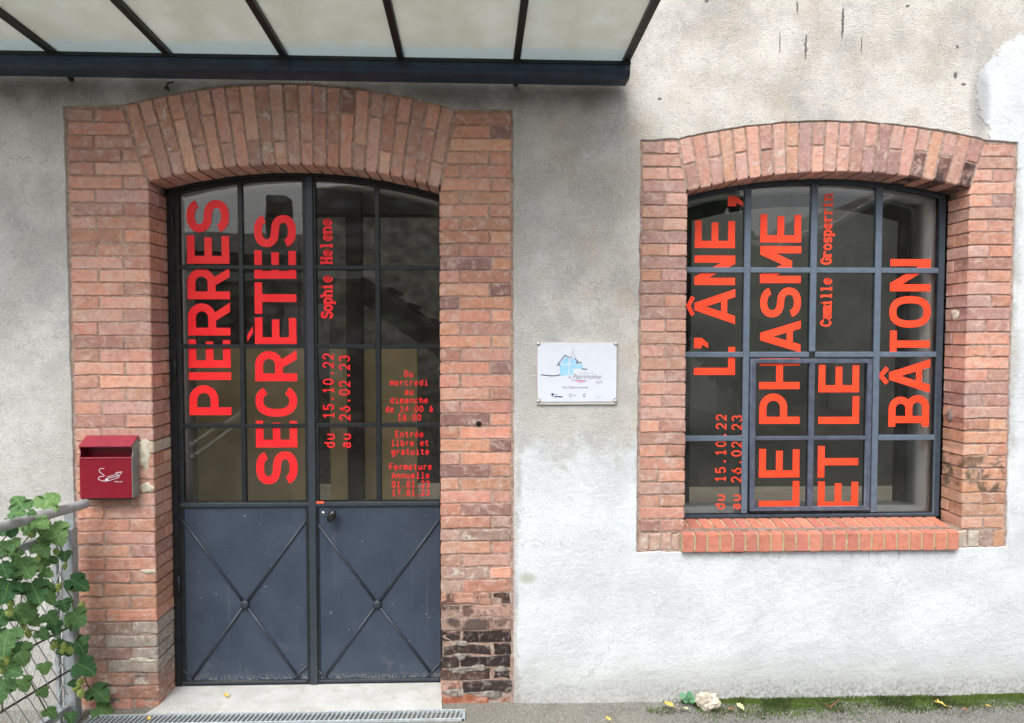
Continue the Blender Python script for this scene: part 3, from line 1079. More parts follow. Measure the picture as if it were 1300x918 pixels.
M_LIME = simple('lime_patch', (0.60, 0.55, 0.45), 0.95, var=0.25, scale=30, bump=0.004)
def smear_patch(parent, mat, cx_, cz_, rx_, rz_, seed):
    """a thin ragged skin of old mortar lying on the brick faces"""
    ol = []
    for i in range(40):
        a = 2 * pi * i / 40
        k = 1 + .35 * mn.noise(Vector((cos(a) * 1.5, sin(a) * 1.5, seed))) + .25 * mn.noise(Vector((cos(a) * 5, sin(a) * 5, seed)))
        ol.append((cx_ + rx_ * k * cos(a), cz_ + rz_ * k * sin(a)))
    bm = bmesh.new()
    rings = []
    for q_, (f, y) in enumerate(((1.0, 0.0022), (.86, -.0026), (.5, -.0042))):
        rings.append([bm.verts.new((cx_ + (x - cx_) * f, y + .0012 * mn.noise(Vector((x * 60, z * 60, seed))), cz_ + (z - cz_) * f)) for x, z in ol])
    mid = bm.verts.new((cx_, -.004, cz_))
    for i in range(40):
        j = (i + 1) % 40
        for a, b in ((0, 1), (1, 2)): bm.faces.new((rings[a][i], rings[a][j], rings[b][j], rings[b][i]))
        bm.faces.new((rings[2][i], rings[2][j], mid))
    child('lime_patch', bm_mesh(bm, 'lime_patch'), mat, parent, True)


smear_patch(ds, M_LIME, -1.563, 1.165, 0.026, 0.075, 1)
smear_patch(ds, M_LIME, -1.562, 1.01, 0.03, 0.026, 4)
smear_patch(ds, M_LIME, -1.56, 0.625, 0.035, 0.012, 7)
M_CRUMB = simple('crumbling_grey_mortar', (0.25, 0.225, 0.20), 0.97, var=0.45, scale=45, bump=0.006)
rq = random.Random(9)
for k in range(18):      # crumbled pointing over the burnt foot of the right pier
    cz = 0.05 + 0.0593 * rq.choice((0, 0, 1, 1, 2, 2, 3, 4)) - 0.022 + rq.uniform(-.008, .008)
    smear_patch(ds, M_CRUMB, rq.uniform(-0.2, 0.085), cz, rq.uniform(.02, .06), rq.uniform(.006, .02), 20 + k)
for k in range(9):       # and over the foot of the left pier
    cz = 0.03 + 0.0593 * rq.randint(0, 5) + rq.uniform(-.01, .01)
    smear_patch(ds, M_LIME if k % 2 else M_CRUMB, rq.uniform(-1.80, -1.56), cz, rq.uniform(.02, .06), rq.uniform(.005, .014), 50 + k)
tube('drilled_hole', M_HOLE, ds, [(-0.047, -0.0035, 1.297), (-0.047, 0.03, 1.297)], 0.013, 12)

# ---- window surround
ws = empty('brick_window_surround', (1.57, 0, 0.7))
tag(ws, 'weathered mauve and orange brick surround with a flat arch framing the right-hand window', 'brick surround')
WREV = 0.165
WLSK = ((0.915, 2.362), (0.868, 2.597))
WRSK = ((2.235, 2.386), (2.30, 2.604))


def wl(k, x, z):
    if z < 0.80: return pick([(0.26, 0.12, 0.10), (0.33, 0.16, 0.13)]), M_BRICK, 1.5
    if z < 1.15: return pick(DULL + SALMON[:3]), M_BRICK if rb.random() < .8 else M_BRICK_PALE, 1.6
    return pick(PINK if rb.random() < .5 else MAUVE), M_BRICK, 1.2


def wr_(k, x, z):
    if 0.93 < z < 1.12: return pick(ORANGE), M_BRICK_ALGAE, 1.4
    if z < 1.3: return pick(ORANGE), M_BRICK, 1.6
    if z < 1.8: return pick(SALMON if rb.random() < .7 else MAUVE), M_BRICK, 1.4
    if 2.24 < z < 2.42 and x < 2.33 and k % 2: return pick(PINK), M_BRICK_SOOT, 1.2
    return pick(PINK if rb.random() < .6 else SALMON), M_BRICK, 1.2


WP = dict(pitch=0.05815, z0=0.787, rev=WREV)
pier(ws, 0.704, 0.913, 2.59, 34, 'R', wl, WLSK, True, reveal=False, **WP)
pier(ws, 2.236, 2.443, 2.595, 34, 'L', wr_, WRSK, False, reveal=True, **WP)


def wap(i, q):
    if i >= 18 and q == 0 and i % 2 == 0: return (0.2, 0.11, 0.10), M_BRICK_SOOT, 1.3
    if i in (3, 8, 19): return (0.56, 0.33, 0.24), M_BRICK, 1.2
    return pick(MAUVE), M_BRICK_PALE if rb.random() < .1 else M_BRICK, 1.2


arch(ws, W_IN, W_EX, 23, wap, WREV, (0.52, None))
mo_o = rough([(0.675, 0.68), (0.675, 2.612), (0.869, 2.616)] + [W_EX.p(i / 16, 0.02) for i in range(1, 16)] + [(2.299, 2.625), (2.47, 2.615), (2.47, 0.68)], True, 0.002, 0.06)
plate('mortar_bed', M_MORTAR, ws, [mo_o, arch_open(0.906, 2.243, 0.790, W_IN, 0.012)], 0.0042, 0.203)
for (xa, xb) in ((0.70, 0.745), (0.752, 0.80), (0.808, 0.85), (0.856, 0.887)):
    brick(ws, [(xa, 0.700), (xb, 0.700), (xb, 0.778), (xa, 0.778)], jit(.002), 0.1, (0.52, 0.36, 0.30), M_BRICK_PALE, wear=2.5)
for i, (xa, xb) in enumerate(((2.214, 2.262), (2.27, 2.325), (2.333, 2.385), (2.393, 2.447))):
    brick(ws, [(xa, 0.700), (xb, 0.700), (xb, 0.778), (xa, 0.778)], jit(.002), 0.1, (0.50, 0.30, 0.2) if i == 3 else (0.50, 0.46, 0.38), M_BRICK if i == 3 else M_BRICK_PALE, wear=2.5)
lump(ws, 'lime_patch', M_LIME, (2.238, 0.09, 1.80), (0.006, 0.035, 0.03), 2)
lump(ws, 'lime_patch', simple('grey_mortar_lump', (0.25, 0.22, 0.2), 0.95, var=.3), (2.238, 0.11, 1.315), (0.008, 0.03, 0.033), 5)

# ---- new brick sill
sill = empty('brick_window_sill', (1.55, -0.03, 0.7))
tag(sill, 'bright orange-red brick sill laid on edge with cream joints under the window', 'window sill')
NS = 22
for i in range(NS):
    p = (2.208 - 0.894) / NS
    xa, xb = 0.894 + i * p + 0.0052, 0.894 + (i + 1) * p - 0.0052
    # rowlock brick: sloping top running back to the frame
    y0, y1 = -0.032 + jit(.001), 0.162
    zf, zbk, zb = 0.781 + jit(.001), 0.806, 0.697 + jit(.001)
    bm = bmesh.new()
    vs = [bm.verts.new(v) for v in ((xa, y0, zb), (xb, y0, zb), (xb, y0, zf), (xa, y0, zf), (xa, y1, zb), (xb, y1, zb), (xb, y1, zbk), (xa, y1, zbk))]
    for f in ((0, 1, 2, 3), (3, 2, 6, 7), (7, 6, 5, 4), (4, 5, 1, 0), (1, 5, 6, 2), (0, 3, 7, 4)): bm.faces.new([vs[k] for k in f])
    bmesh.ops.bevel(bm, geom=bm.edges[:], offset=0.0022, segments=1, affect='EDGES')
    me = bm_mesh(bm, 'brick')
    c3 = Vector(((xa + xb) / 2, 0.06, 0.74))
    for v in me.vertices: v.co -= c3
    o = link('brick', me, M_BRICK_NEW, sill, c3 - sill.location)
    o.color = (*tone(rb.choice([(0.55, 0.135, 0.075), (0.60, 0.17, 0.10), (0.48, 0.11, 0.07), (0.58, 0.16, 0.085)]), .1), 1)
bm = bmesh.new()
vs = [bm.verts.new(v) for v in ((0.897, -0.026, 0.70), (2.205, -0.026, 0.70), (2.205, -0.026, 0.776), (0.897, -0.026, 0.776), (0.897, 0.164, 0.70), (2.205, 0.164, 0.70), (2.205, 0.164, 0.801), (0.897, 0.164, 0.801))]
for f in ((0, 1, 2, 3), (3, 2, 6, 7), (7, 6, 5, 4), (4, 5, 1, 0), (1, 5, 6, 2), (0, 3, 7, 4)): bm.faces.new([vs[k] for k in f])
child('mortar_joints', bm_mesh(bm, 'mortar_joints'), M_MORTAR_CREAM, sill)

# ================================================================== LETTERING
def stroke_poly(pts, t):
    """centre line -> outline polygon with mitred joins"""
    pts = [Vector(p) for p in pts]
    Lf, Rt = [], []
    n = len(pts)
    for i in range(n):
        d0 = (pts[i] - pts[i - 1]).normalized() if i else None
        d1 = (pts[i + 1] - pts[i]).normalized() if i < n - 1 else None
        d0, d1 = d0 or d1, d1 or d0
        n0, n1 = Vector((-d0.y, d0.x)), Vector((-d1.y, d1.x))
        m = (n0 + n1)
        m = m.normalized() if m.length > 1e-6 else n0
        k = 1 / max(0.45, m.dot(n0))
        Lf.append(pts[i] + m * t / 2 * k)
        Rt.append(pts[i] - m * t / 2 * k)
    return Lf, Rt


def ell(cx, cy, rx, ry, a0, a1, n=18, e=2.0):
    out = []
    for i in range(n + 1):
        a = rad(a0 + (a1 - a0) * i / n)
        c, s = cos(a), sin(a)
        out.append((cx + rx * math.copysign(abs(c) ** (2 / e), c), cy + ry * math.copysign(abs(s) ** (2 / e), s)))
    return out


def glyph(ch, w, h, t, spur=0.0):
    """strokes ('S', points, thickness) and polygons ('P', points) of a heavy grotesque capital in a w x h box"""
    c = t / 2
    L, R, B, T, M = c, w - c, c, h - c, h / 2
    S = lambda *p, th=t: ('S', list(p), th)
    def bowl(x0, y0, y1, xr):
        r = (y1 - y0) / 2
        rx = min(r, xr - x0)
        return [(x0, y1), (xr - rx, y1)] + ell(xr - rx, (y0 + y1) / 2, rx, r, 90, -90, 14)[1:-1] + [(xr - rx, y0), (x0, y0)]
    ta = t * 0.95
    if ch == 'I': return [S((w / 2, 0), (w / 2, h))]
    if ch == 'E': return [S((L, 0), (L, h)), S((t * .5, T), (w, T), th=ta), S((t * .5, B), (w * .98, B), th=ta), S((t * .5, M), (w * .93, M), th=ta)]
    if ch == 'L': return [S((L, 0), (L, h)), S((t * .5, B), (w, B), th=ta)]
    if ch == 'T': return [S((w / 2, 0), (w / 2, h)), S((0, T), (w, T), th=ta)]
    if ch == 'H': return [S((L, 0), (L, h)), S((R, 0), (R, h)), S((L, M), (R, M), th=ta)]
    if ch == 'N': return [S((L, 0), (L, h)), S((R, 0), (R, h)), ('P', [(0, h), (t * 1.15, h), (w, 0), (w - t * 1.15, 0)])]
    if ch == 'M': return [S((L, 0), (L, h)), S((R, 0), (R, h)), ('P', [(0, h), (t * 1.2, h), (w / 2 + t * .6, h * .22), (w / 2 - t * .5, h * .22)]), ('P', [(w - t * 1.2, h), (w, h), (w / 2 + t * .5, h * .22), (w / 2 - t * .6, h * .22)])]
    if ch == 'A': return [('P', [(0, 0), (t * 1.12, 0), (w / 2 + t * .52, h), (w / 2 - t * .52, h)]), ('P', [(w, 0), (w / 2 + t * .52, h), (w / 2 - t * .52, h), (w - t * 1.12, 0)]), S((w * .24, h * .27), (w * .76, h * .27), th=ta * .9)]
    if ch == 'P': return [S((L, 0), (L, h)), S(*bowl(L, h * .40, T, R), th=t)]
    if ch == 'R': return [S((L, 0), (L, h)), S(*bowl(L, h * .43, T, R - w * .03), th=t), ('P', [(w * .36, h * .45), (w * .36 + t * 1.1, h * .45), (w, 0), (w - t * 1.2, 0)])]
    if ch == 'B':
        g = [S((L, 0), (L, h)), S(*bowl(L, M, T, R - w * .05)), S(*bowl(L, B, M, R))]
        if spur: g += [S((-spur, B), (L, B)), S((-spur, T), (L, T))]
        return g
    if ch == 'O': return [('C', ell(w / 2, h / 2, w / 2 - c, h / 2 - c, 0, 360, 36, 2.5)[:-1], t)]
    if ch == 'C':
        return [S(*ell(w / 2, h / 2, w / 2 - c, h / 2 - c, 36, 324, 30, 2.4))]
    if ch == 'S':
        up = ell(w / 2, (T + M) / 2, w / 2 - c, (T - M) / 2, 12, 250, 20, 2.25)
        lo = ell(w / 2, (B + M) / 2, w / 2 - c, (M - B) / 2, 70, -168, 20, 2.25)
        return [S(*(up + lo))]
    if ch == ',': return [('P', [(0, h), (w, h), (w, h * .45), (w * .45, 0), (0, 0), (w * .35, h * .45), (0, h * .45)])]
    if ch == '^': return [S((c * .5, h * .15), (w / 2, h * .8), (w - c * .5, h * .15), th=t * .75)]
    if ch == '`': return [('P', [(0, h), (w * .45, h), (w, 0), (w * .6, 0)])]
    return []


def shapes_bm(bm, shapes, xf, y, th=0.0007, lift=0.00012):
    """extrude strokes and polygons a little; xf maps glyph u,v to world x,z"""
    k = 0
    def slab(poly):
        nonlocal k
        yy = y - k * lift
        k += 1
        fr = [bm.verts.new((xf(p)[0], yy - th, xf(p)[1])) for p in poly]
        bk = [bm.verts.new((xf(p)[0], y, xf(p)[1])) for p in poly]
        bm.faces.new(fr)
        for i in range(len(poly)):
            j = (i + 1) % len(poly)
            bm.faces.new((fr[i], bk[i], bk[j], fr[j]))
    for s in shapes:
        if s[0] == 'P': slab(s[1])
        else:
            pts = s[1]
            if s[0] == 'C': pts = pts + [pts[0]]
            Lf, Rt = stroke_poly(pts, s[2])
            if s[0] == 'C':
                d = (Vector(pts[1]) - Vector(pts[-2])).normalized()
                n_ = Vector((-d.y, d.x)) * s[2] / 2
                Lf[0] = Lf[-1] = Vector(pts[0]) + n_
                Rt[0] = Rt[-1] = Vector(pts[0]) - n_
            yy = y - k * lift
            k += 1
            A = [bm.verts.new((xf(p)[0], yy - th, xf(p)[1])) for p in Lf]
            Bv = [bm.verts.new((xf(p)[0], yy - th, xf(p)[1])) for p in Rt]
            A2 = [bm.verts.new((xf(p)[0], y, xf(p)[1])) for p in Lf]
            B2 = [bm.verts.new((xf(p)[0], y, xf(p)[1])) for p in Rt]
            for i in range(len(A) - 1):
                bm.faces.new((A[i], A[i + 1], Bv[i + 1], Bv[i]))
                bm.faces.new((A[i], A2[i], A2[i + 1], A[i + 1]))
                bm.faces.new((Bv[i], Bv[i + 1], B2[i + 1], B2[i]))
            bm.faces.new((A[0], Bv[0], B2[0], A2[0]))
            bm.faces.new((A[-1], A2[-1], B2[-1], Bv[-1]))


def big_letter(ch, ya, yb, xa, xb, Y, parent, t, spur=0.0, flip=False):
    """capital turned a quarter left: image y from ya (its right edge) to yb (its left edge), image x from xa (its top) to xb (its foot)"""
    X0, Z0 = at(xb, yb, Y)
    X1, _ = at(xa, (ya + yb) / 2, Y)
    _, Z1 = at(xb, ya, Y)
    h, wd = X0 - X1, Z1 - Z0
    bm = bmesh.new()
    shapes_bm(bm, glyph(ch, wd, h, t, spur), lambda p: (X0 - p[1], Z0 + p[0]), Y)
    o = child('letter', bm_mesh(bm, 'letter'), M_RED if Y > 0.19 else M_RED_B, parent)
    nm = {',': 'comma', '^': 'circumflex accent', '`': 'grave accent'}.get(ch, 'capital ' + ch)
    o['label'] = 'red vinyl ' + nm
    return o


# skeletons for the small lettering: cell 0..1 wide, capitals 1 high, x-height .7; each a list of polylines
def q(cx, cy, rx, ry, a0, a1, n=10): return ell(cx, cy, rx, ry, a0, a1, n)


SM = {
    '0': [q(.5, .5, .38, .5, 0, 360, 18)], '1': [[(.2, .8), (.52, 1), (.52, 0)], [(.2, 0), (.84, 0)]],
    '2': [q(.5, .68, .36, .32, 170, -35) + [(.12, 0), (.88, 0)]], '3': [q(.48, .75, .34, .25, 160, -80) , q(.46, .26, .4, .27, 80, -165)],
    '4': [[(.7, 0), (.7, 1), (.1, .3), (.92, .3)]], '5': [[(.82, 1), (.2, 1), (.16, .55)] + q(.48, .32, .38, .32, 130, -155)],
    '6': [[(.68, 1), (.2, .5)] + q(.5, .3, .37, .3, 155, 515, 18)], '7': [[(.1, 1), (.88, 1), (.35, 0)]],
    '8': [q(.5, .75, .3, .25, 0, 360, 16), q(.5, .26, .37, .26, 0, 360, 16)], '.': [[(.36, .10), (.64, .10)], [(.36, .02), (.64, .02)]],
    ':': [[(.38, .12), (.62, .12)], [(.38, .6), (.62, .6)]],
    'D': [[(.14, 0), (.14, 1), (.45, 1)] + q(.45, .5, .4, .5, 80, -80) + [(.45, 0), (.14, 0)]], 'E': [[(.88, 1), (.16, 1), (.16, 0), (.88, 0)], [(.16, .5), (.75, .5)]],
    'F': [[(.88, 1), (.18, 1), (.18, 0)], [(.18, .5), (.75, .5)]], 'A': [[(.06, 0), (.5, 1), (.94, 0)], [(.22, .33), (.78, .33)]],
    'a': [[(.16, .62), (.5, .7), (.8, .58), (.8, 0)], q(.46, .2, .32, .2, 0, 360, 14)], 'b': [[(.16, 1), (.16, 0)], q(.5, .34, .34, .34, 0, 360, 16)],
    'c': [q(.54, .35, .38, .35, 45, 315)], 'd': [[(.84, 1), (.84, 0)], q(.5, .34, .34, .34, 0, 360, 16)],
    'e': [[(.14, .36), (.86, .36)] + q(.5, .35, .37, .35, 0, 310, 14)], 'f': [[(.86, .98), (.55, .98), (.42, .8), (.42, 0)], [(.12, .66), (.8, .66)]],
    'g': [q(.48, .38, .34, .32, 0, 360, 16), [(.82, .7), (.82, -.1), (.6, -.3), (.2, -.28)]], 'h': [[(.16, 1), (.16, 0)], [(.16, .5)] + q(.5, .44, .34, .26, 150, 0) + [(.84, 0)]],
    'i': [[(.25, .68), (.52, .68), (.52, 0)], [(.15, 0), (.88, 0)], [(.44, .95), (.6, .95)]], 'l': [[(.25, 1), (.52, 1), (.52, 0)], [(.15, 0), (.88, 0)]],
    'm': [[(.08, 0), (.08, .7)], q(.29, .5, .21, .2, 180, 0) + [(.5, 0)], q(.71, .5, .21, .2, 180, 0) + [(.92, 0)]],
    'n': [[(.16, 0), (.16, .7)], q(.5, .44, .34, .26, 165, 0) + [(.84, 0)]], 'o': [q(.5, .35, .38, .35, 0, 360, 18)],
    'p': [[(.16, .7), (.16, -.3)], q(.5, .36, .34, .34, 0, 360, 16)], 'r': [[(.25, 0), (.25, .7)], q(.6, .4, .35, .3, 160, 40)],
    's': [q(.5, .52, .32, .18, 20, 250, 8) + q(.5, .18, .34, .18, 70, -165, 8)], 't': [[(.42, .95), (.42, .15), (.6, 0), (.85, .05)], [(.12, .68), (.82, .68)]],
    'u': [[(.16, .7), (.16, .25)] + q(.5, .25, .34, .25, 180, 360) , [(.84, .7), (.84, 0)]],
    'à': None, 'é': None,
    'S': [q(.5, .76, .36, .24, 20, 250) + q(.5, .26, .4, .26, 70, -165)], 'H': [[(.16, 0), (.16, 1)], [(.84, 0), (.84, 1)], [(.16, .5), (.84, .5)]],
    'C': [q(.54, .5, .42, .5, 42, 318, 16)], 'G': [q(.50, .5, .42, .5, 50, 300, 16) + [(.88, .12), (.88, .46), (.55, .46)]],
}
SM['à'] = SM['a'] + [[(.3, 1.02), (.58, .84)]]
SM['é'] = SM['e'] + [[(.42, .84), (.7, 1.02)]]
SERIF = {'S': [(.86, .85), (.14, .15)], 'H': [(.16, 0), (.16, 1), (.84, 0), (.84, 1)], 'h': [(.16, 0), (.84, 0), (.1, 1)], 'i': [(.52, 0), (.4, .68)], 'l': [(.52, 0), (.4, 1)],
         'n': [(.16, 0), (.84, 0), (.1, .7)], 'm': [(.08, 0), (.5, 0), (.92, 0), (.02, .7)], 'p': [(.16, -.3), (.1, .7)], 'r': [(.25, 0), (.18, .7)], 'C': [(.88, .8)], 'G': [(.88, .8)]}


M_RED_B = red_mat(0.05)


def small_text(s, x, z, cw, h, t, Y, parent, vertical=False, serif=False, name='lettering', adv=None, label=None, mat=None):
    """x,z = world position of the line start (its baseline); cw cell width; adv advance"""
    adv = adv or cw * 1.12
    bm = bmesh.new()
    pos = 0.0
    for ch in s:
        if ch != ' ':
            sh = []
            wcell = cw
            if serif and ch in 'il': wcell = cw * .8
            for pl in SM[ch]:
                sh.append(('S', [(pos + a * wcell, b * h) for a, b in pl], t))
            if serif:
                for (a, b) in SERIF.get(ch, []):
                    sh.append(('S', [(pos + a * wcell - cw * .24, b * h), (pos + a * wcell + cw * .24, b * h)], t * .8))
            xf = (lambda p: (x - p[1], z + p[0])) if vertical else (lambda p: (x + p[0], z + p[1]))
            shapes_bm(bm, sh, xf, Y, lift=0.00008)
        pos += adv
    o = child(name, bm_mesh(bm, name), mat or (M_RED if Y > 0.19 else M_RED_B), parent)
    o['label'] = label or ('red lettering reading ' + s)
    return o


# ================================================================== DOUBLE DOOR
door = empty('glazed_double_door', (-0.87, 0.2, 0))
tag(door, 'blue-black steel double door with arched glazed top, crossed braces and red vertical lettering', 'door')
YG = 0.2      # outer face of the glass
X0, X1, XM = -1.525, -0.224, -0.857
fr_o = arch_open(X0 + .001, X1 - .001, -0.02, D_IN, -0.001)
fr_i = arch_open(X0 + .032, X1 - .012, -0.021, D_IN, -0.036)
ring = [fr_o[0]] + fr_o[:1:-1][::-1][::-1]
# frame: a horseshoe, outside up and over, inside back
oo = [(X0 + .001, -0.02)] + [(x, D_IN.z(x, -0.001)) for x in [X0 + .001 + (X1 - X0 - .002) * i / 24 for i in range(25)]] + [(X1 - .001, -0.02)]
ii = [(X1 - .012, -0.02)] + [(x, D_IN.z(x, -0.012)) for x in [X1 - .012 - (X1 - X0 - .044) * i / 24 for i in range(25)]] + [(X0 + .032, -0.02)]
plate('door_frame', M_BLACK, door, [oo + ii], 0.181, 0.235, 0.002)
rows = [(0.897, 1.257), (1.277, 1.641), (1.661, 2.019), (2.039, None)]
TOP = -0.030


def leaf(xa, xb, ga, gm0, gm1, gb, label, stile_mat):
    lf = empty('door_leaf', (0, 0, 0))
    lf.parent = door
    lf.location = Vector(((xa + xb) / 2, YG, 0)) - door.location
    lf['label'] = label
    # perimeter stiles and the arched head
    o_ = [(xa, 0.0), (xb, 0.0)] + [(x, D_IN.z(x, -0.013)) for x in [xb + (xa - xb) * i / 12 for i in range(13)]]
    hole = [(ga, 0.897), (gb, 0.897)] + [(x, D_IN.z(x, TOP)) for x in [gb + (ga - gb) * i / 12 for i in range(13)]]
    hole2 = [(ga, 0.018), (gb, 0.018), (gb, 0.872), (ga, 0.872)]
    plate('leaf_frame', M_BLACK if stile_mat is None else stile_mat, lf, [o_, hole, hole2], 0.187, 0.225, 0.0015)
    # glazing bars
    zt = D_IN.z((gm0 + gm1) / 2, TOP) + .004
    box('glazing_bar', M_BLACK, lf, gm0 + .002, gm1 - .002, 0.1885, 0.214, 0.896, zt, 0.002)
    for z in (1.257, 1.641, 2.019):
        box('glazing_bar', M_BLACK, lf, ga - .001, gm0 + .002, 0.190, 0.213, z, z + 0.020, 0.002)
        box('glazing_bar', M_BLACK, lf, gm1 - .002, gb + .001, 0.190, 0.213, z, z + 0.020, 0.002)
    box('lock_rail', M_STILE, lf, xa + .002, xb - .002, 0.183, 0.222, 0.873, 0.893, 0.003)
    for (a, b) in ((ga, gm0 + .003), (gm1 - .003, gb)):
        for (z0, z1) in rows:
            if z1 is None:
                pts = [(a, z0), (b, z0)] + [(x, D_IN.z(x, TOP)) for x in [b + (a - b) * i / 8 for i in range(9)]]
            else: pts = [(a, z0), (b, z0), (b, z1), (a, z1)]
            plate('pane', M_GLASS, lf, [pts], YG, YG + 0.004)
    # kick panel and braces
    box('kick_panel', M_PANEL, lf, ga - .012, gb + .012, 0.1955, 0.2005, 0.006, 0.880, 0.001)
    return lf


def zz(py): return at(0, py, 0.19)[1]


LL = leaf(-1.493, -0.8605, -1.472, -1.196, -1.170, -0.888, 'left door leaf with PIERRES SECRÈTES in red letters', None)
RL = leaf(-0.8595, -0.236, -0.826, -0.548, -0.520, -0.2395, 'right door leaf with small red opening times and a black knob', None)
box('cover_strip', M_STILE, RL, -0.872, -0.836, 0.176, 0.1865, -0.004, D_IN.z(-0.85, -0.013), 0.003)
for lf, pts in ((LL, dict(n=(311, 767), tl=(229, 657), tr=(389, 660), bl=(244, 862), br=(379, 861), c1=(228, 845), c1b=(250, 869), c2=(390, 845), c2b=(366, 869))),
                (RL, dict(n=(479, 767), tl=(403, 665), tr=(559, 658), bl=(414, 857), br=(547, 855), c1=(401, 848), c1b=(420, 868), c2=(559, 842), c2b=(535, 867)))):
    P = {k: Vector((at(*v, 0.19)[0], 0.1925, at(*v, 0.19)[1])) for k, v in pts.items()}
    for a, b in (('tl', 'n'), ('tr', 'n'), ('n', 'bl'), ('n', 'br'), ('c1', 'c1b'), ('c2', 'c2b')):
        tube('brace', M_STILE, lf, [P[a], P[b]], 0.0065, 8)
    c = P['n']
    tube('brace_boss', M_STILE, lf, [c + Vector((0, .006, 0)), c + Vector((0, -.010, 0)), c + Vector((0, -.015, 0))], [0.0215, 0.0205, 0.012], 14)
    bm = bmesh.new()
    for k in ('bl', 'br', 'tl', 'tr'):
        p = P[k]
        d = (p - c).normalized()
        tube_bm(bm, [p + Vector((0, -.004, 0)), p + Vector((0, -.0095, 0))], [0.006, 0.004], 8)
    child('rivets', bm_mesh(bm, 'rivets'), M_STILE, lf)
    box('bottom_rail', M_STILE, lf, P['c1'].x + .004, P['c2'].x - .004, 0.186, 0.1949, 0.002, 0.017, 0.002)
box('threshold_strip', M_STILE, door, X0 + .034, X1 - .014, 0.183, 0.23, -0.018, -0.003, 0.002)
kx, kz = at(421.5, 655, 0.16)
bm = bmesh.new()
bmesh.ops.create_uvsphere(bm, u_segments=18, v_segments=12, radius=1)
for v in bm.verts: v.co = Vector((kx + v.co.x * .021 + v.co.z * .008, 0.150 + v.co.y * .016, kz + v.co.z * .031))
tube_bm(bm, [(kx, 0.15, kz), (kx, 0.195, kz)], 0.009, 10)
child('door_knob', bm_mesh(bm, 'door_knob'), M_KNOB, RL, True)
ex_, ez_ = at(410, 652, 0.19)
tube('keyhole_plate', M_CHROME, RL, [(ex_, 0.1955, ez_), (ex_, 0.190, ez_)], [0.0105, 0.009], 12)
box('keyhole', M_HOLE, RL, ex_ - .0025, ex_ + .0025, 0.1885, 0.1905, ez_ - .006, ez_ + .004, 0)
ex_, ez_ = at(406, 638, 0.18)
box('orange_sticker', M_ORANGE, RL, ex_ - .019, ex_ + .02, 0.181, 0.1825, ez_ - .006, ez_ + .006, 0)
for xh in (-1.515,):
    for zh in (0.45, 1.5, 2.2):
        tube('hinge', M_BLACK, door, [(xh + .018, 0.178, zh), (xh + .018, 0.178, zh + .09)], 0.008, 8)

YL = YG - 0.0006
T1 = 0.0375
for ch, ya, yb in (('P', 489, 527), ('I', 472.5, 482.5), ('E', 431, 467), ('R', 384, 426), ('R', 340, 380), ('E', 299, 335), ('S', 254, 295)):
    s = (391 - (ya + yb) / 2) / 240
    big_letter(ch, ya, yb, 238.5 - s * 3.8, 292.5 - s * 3 + (0 if ch != 'S' else 0), YL, LL, T1)
for ch, ya, yb in (('S', 573, 614.5), ('E', 534, 568), ('C', 489, 529), ('R', 444.5, 484), ('E', 403, 438), ('T', 358.5, 398.5), ('E', 318, 354), ('S', 273, 314)):
    s = (444 - (ya + yb) / 2) / 171
    big_letter(ch, ya, yb, 323.8 - s * 1.6, 377 - s * 1.2, YL, LL, T1)
big_letter('`', 414, 434, 314, 321.5, YL, LL, T1)
G0 = at(421, 404, YL)
small_text('Sophie', G0[0] + .002, G0[1], 0.031, 0.049, 0.0112, YL, RL, True, True, adv=0.0345)
G0 = at(420.5, 335, YL)
small_text('Helene', G0[0] + .002, G0[1], 0.032, 0.049, 0.0112, YL, RL, True, True, adv=0.0365)
for s_, px_, py_ in (('15.10.22', 423.5, 531.5), ('du', 424.5, 569), ('26.02.23', 444, 534), ('au', 445, 569)):
    G0 = at(px_, py_, YL)
    small_text(s_, G0[0], G0[1], 0.031, 0.047, 0.0068, YL, RL, True, adv=0.0408)
for s_, py_, cx_ in (('Du', 474.6, 519), ('mercredi', 485.6, 519.5), ('au', 497.2, 519.5), ('dimanche', 508.2, 519.7), ('de 14:00 à', 519.2, 519.7), ('18:00', 530, 520),
                     ('Entrée', 551.3, 520), ('libre et', 562.3, 520.5), ('gratuite', 573.4, 521), ('Fermeture', 592.6, 521.5), ('Annuelle', 603.6, 521.5), ('01.01.23', 614.8, 521.7), ('17.01.23', 625.6, 521.7)):
    a_ = 0.0236
    G0 = at(cx_, py_ + 3.6, YL)
    small_text(s_, G0[0] - a_ * len(s_) / 2 + .002, G0[1], 0.0185, 0.0285, 0.0045, YL, RL, adv=a_)

# ================================================================== ARCHED WINDOW
win = empty('arched_window', (1.57, 0.18, 0.8))
tag(win, 'slate-blue steel window of sixteen panes with red lettering LE PHASME ET LE BÂTON', 'window')
YW = 0.178
a0, a1 = 0.918, 2.229
oo = arch_open(a0, a1, 0.806, W_IN, -0.002)
ii = arch_open(0.948, 2.200, 0.822, W_IN, -0.022)
plate('window_frame', M_WINF, win, [oo, ii], 0.1665, 0.204, 0.002)
wins = {}
BX = (1.2545, 1.5810, 1.9015)
BZ = (1.198, 1.6085, 2.019)
HW, HH = 0.0155, 0.0135
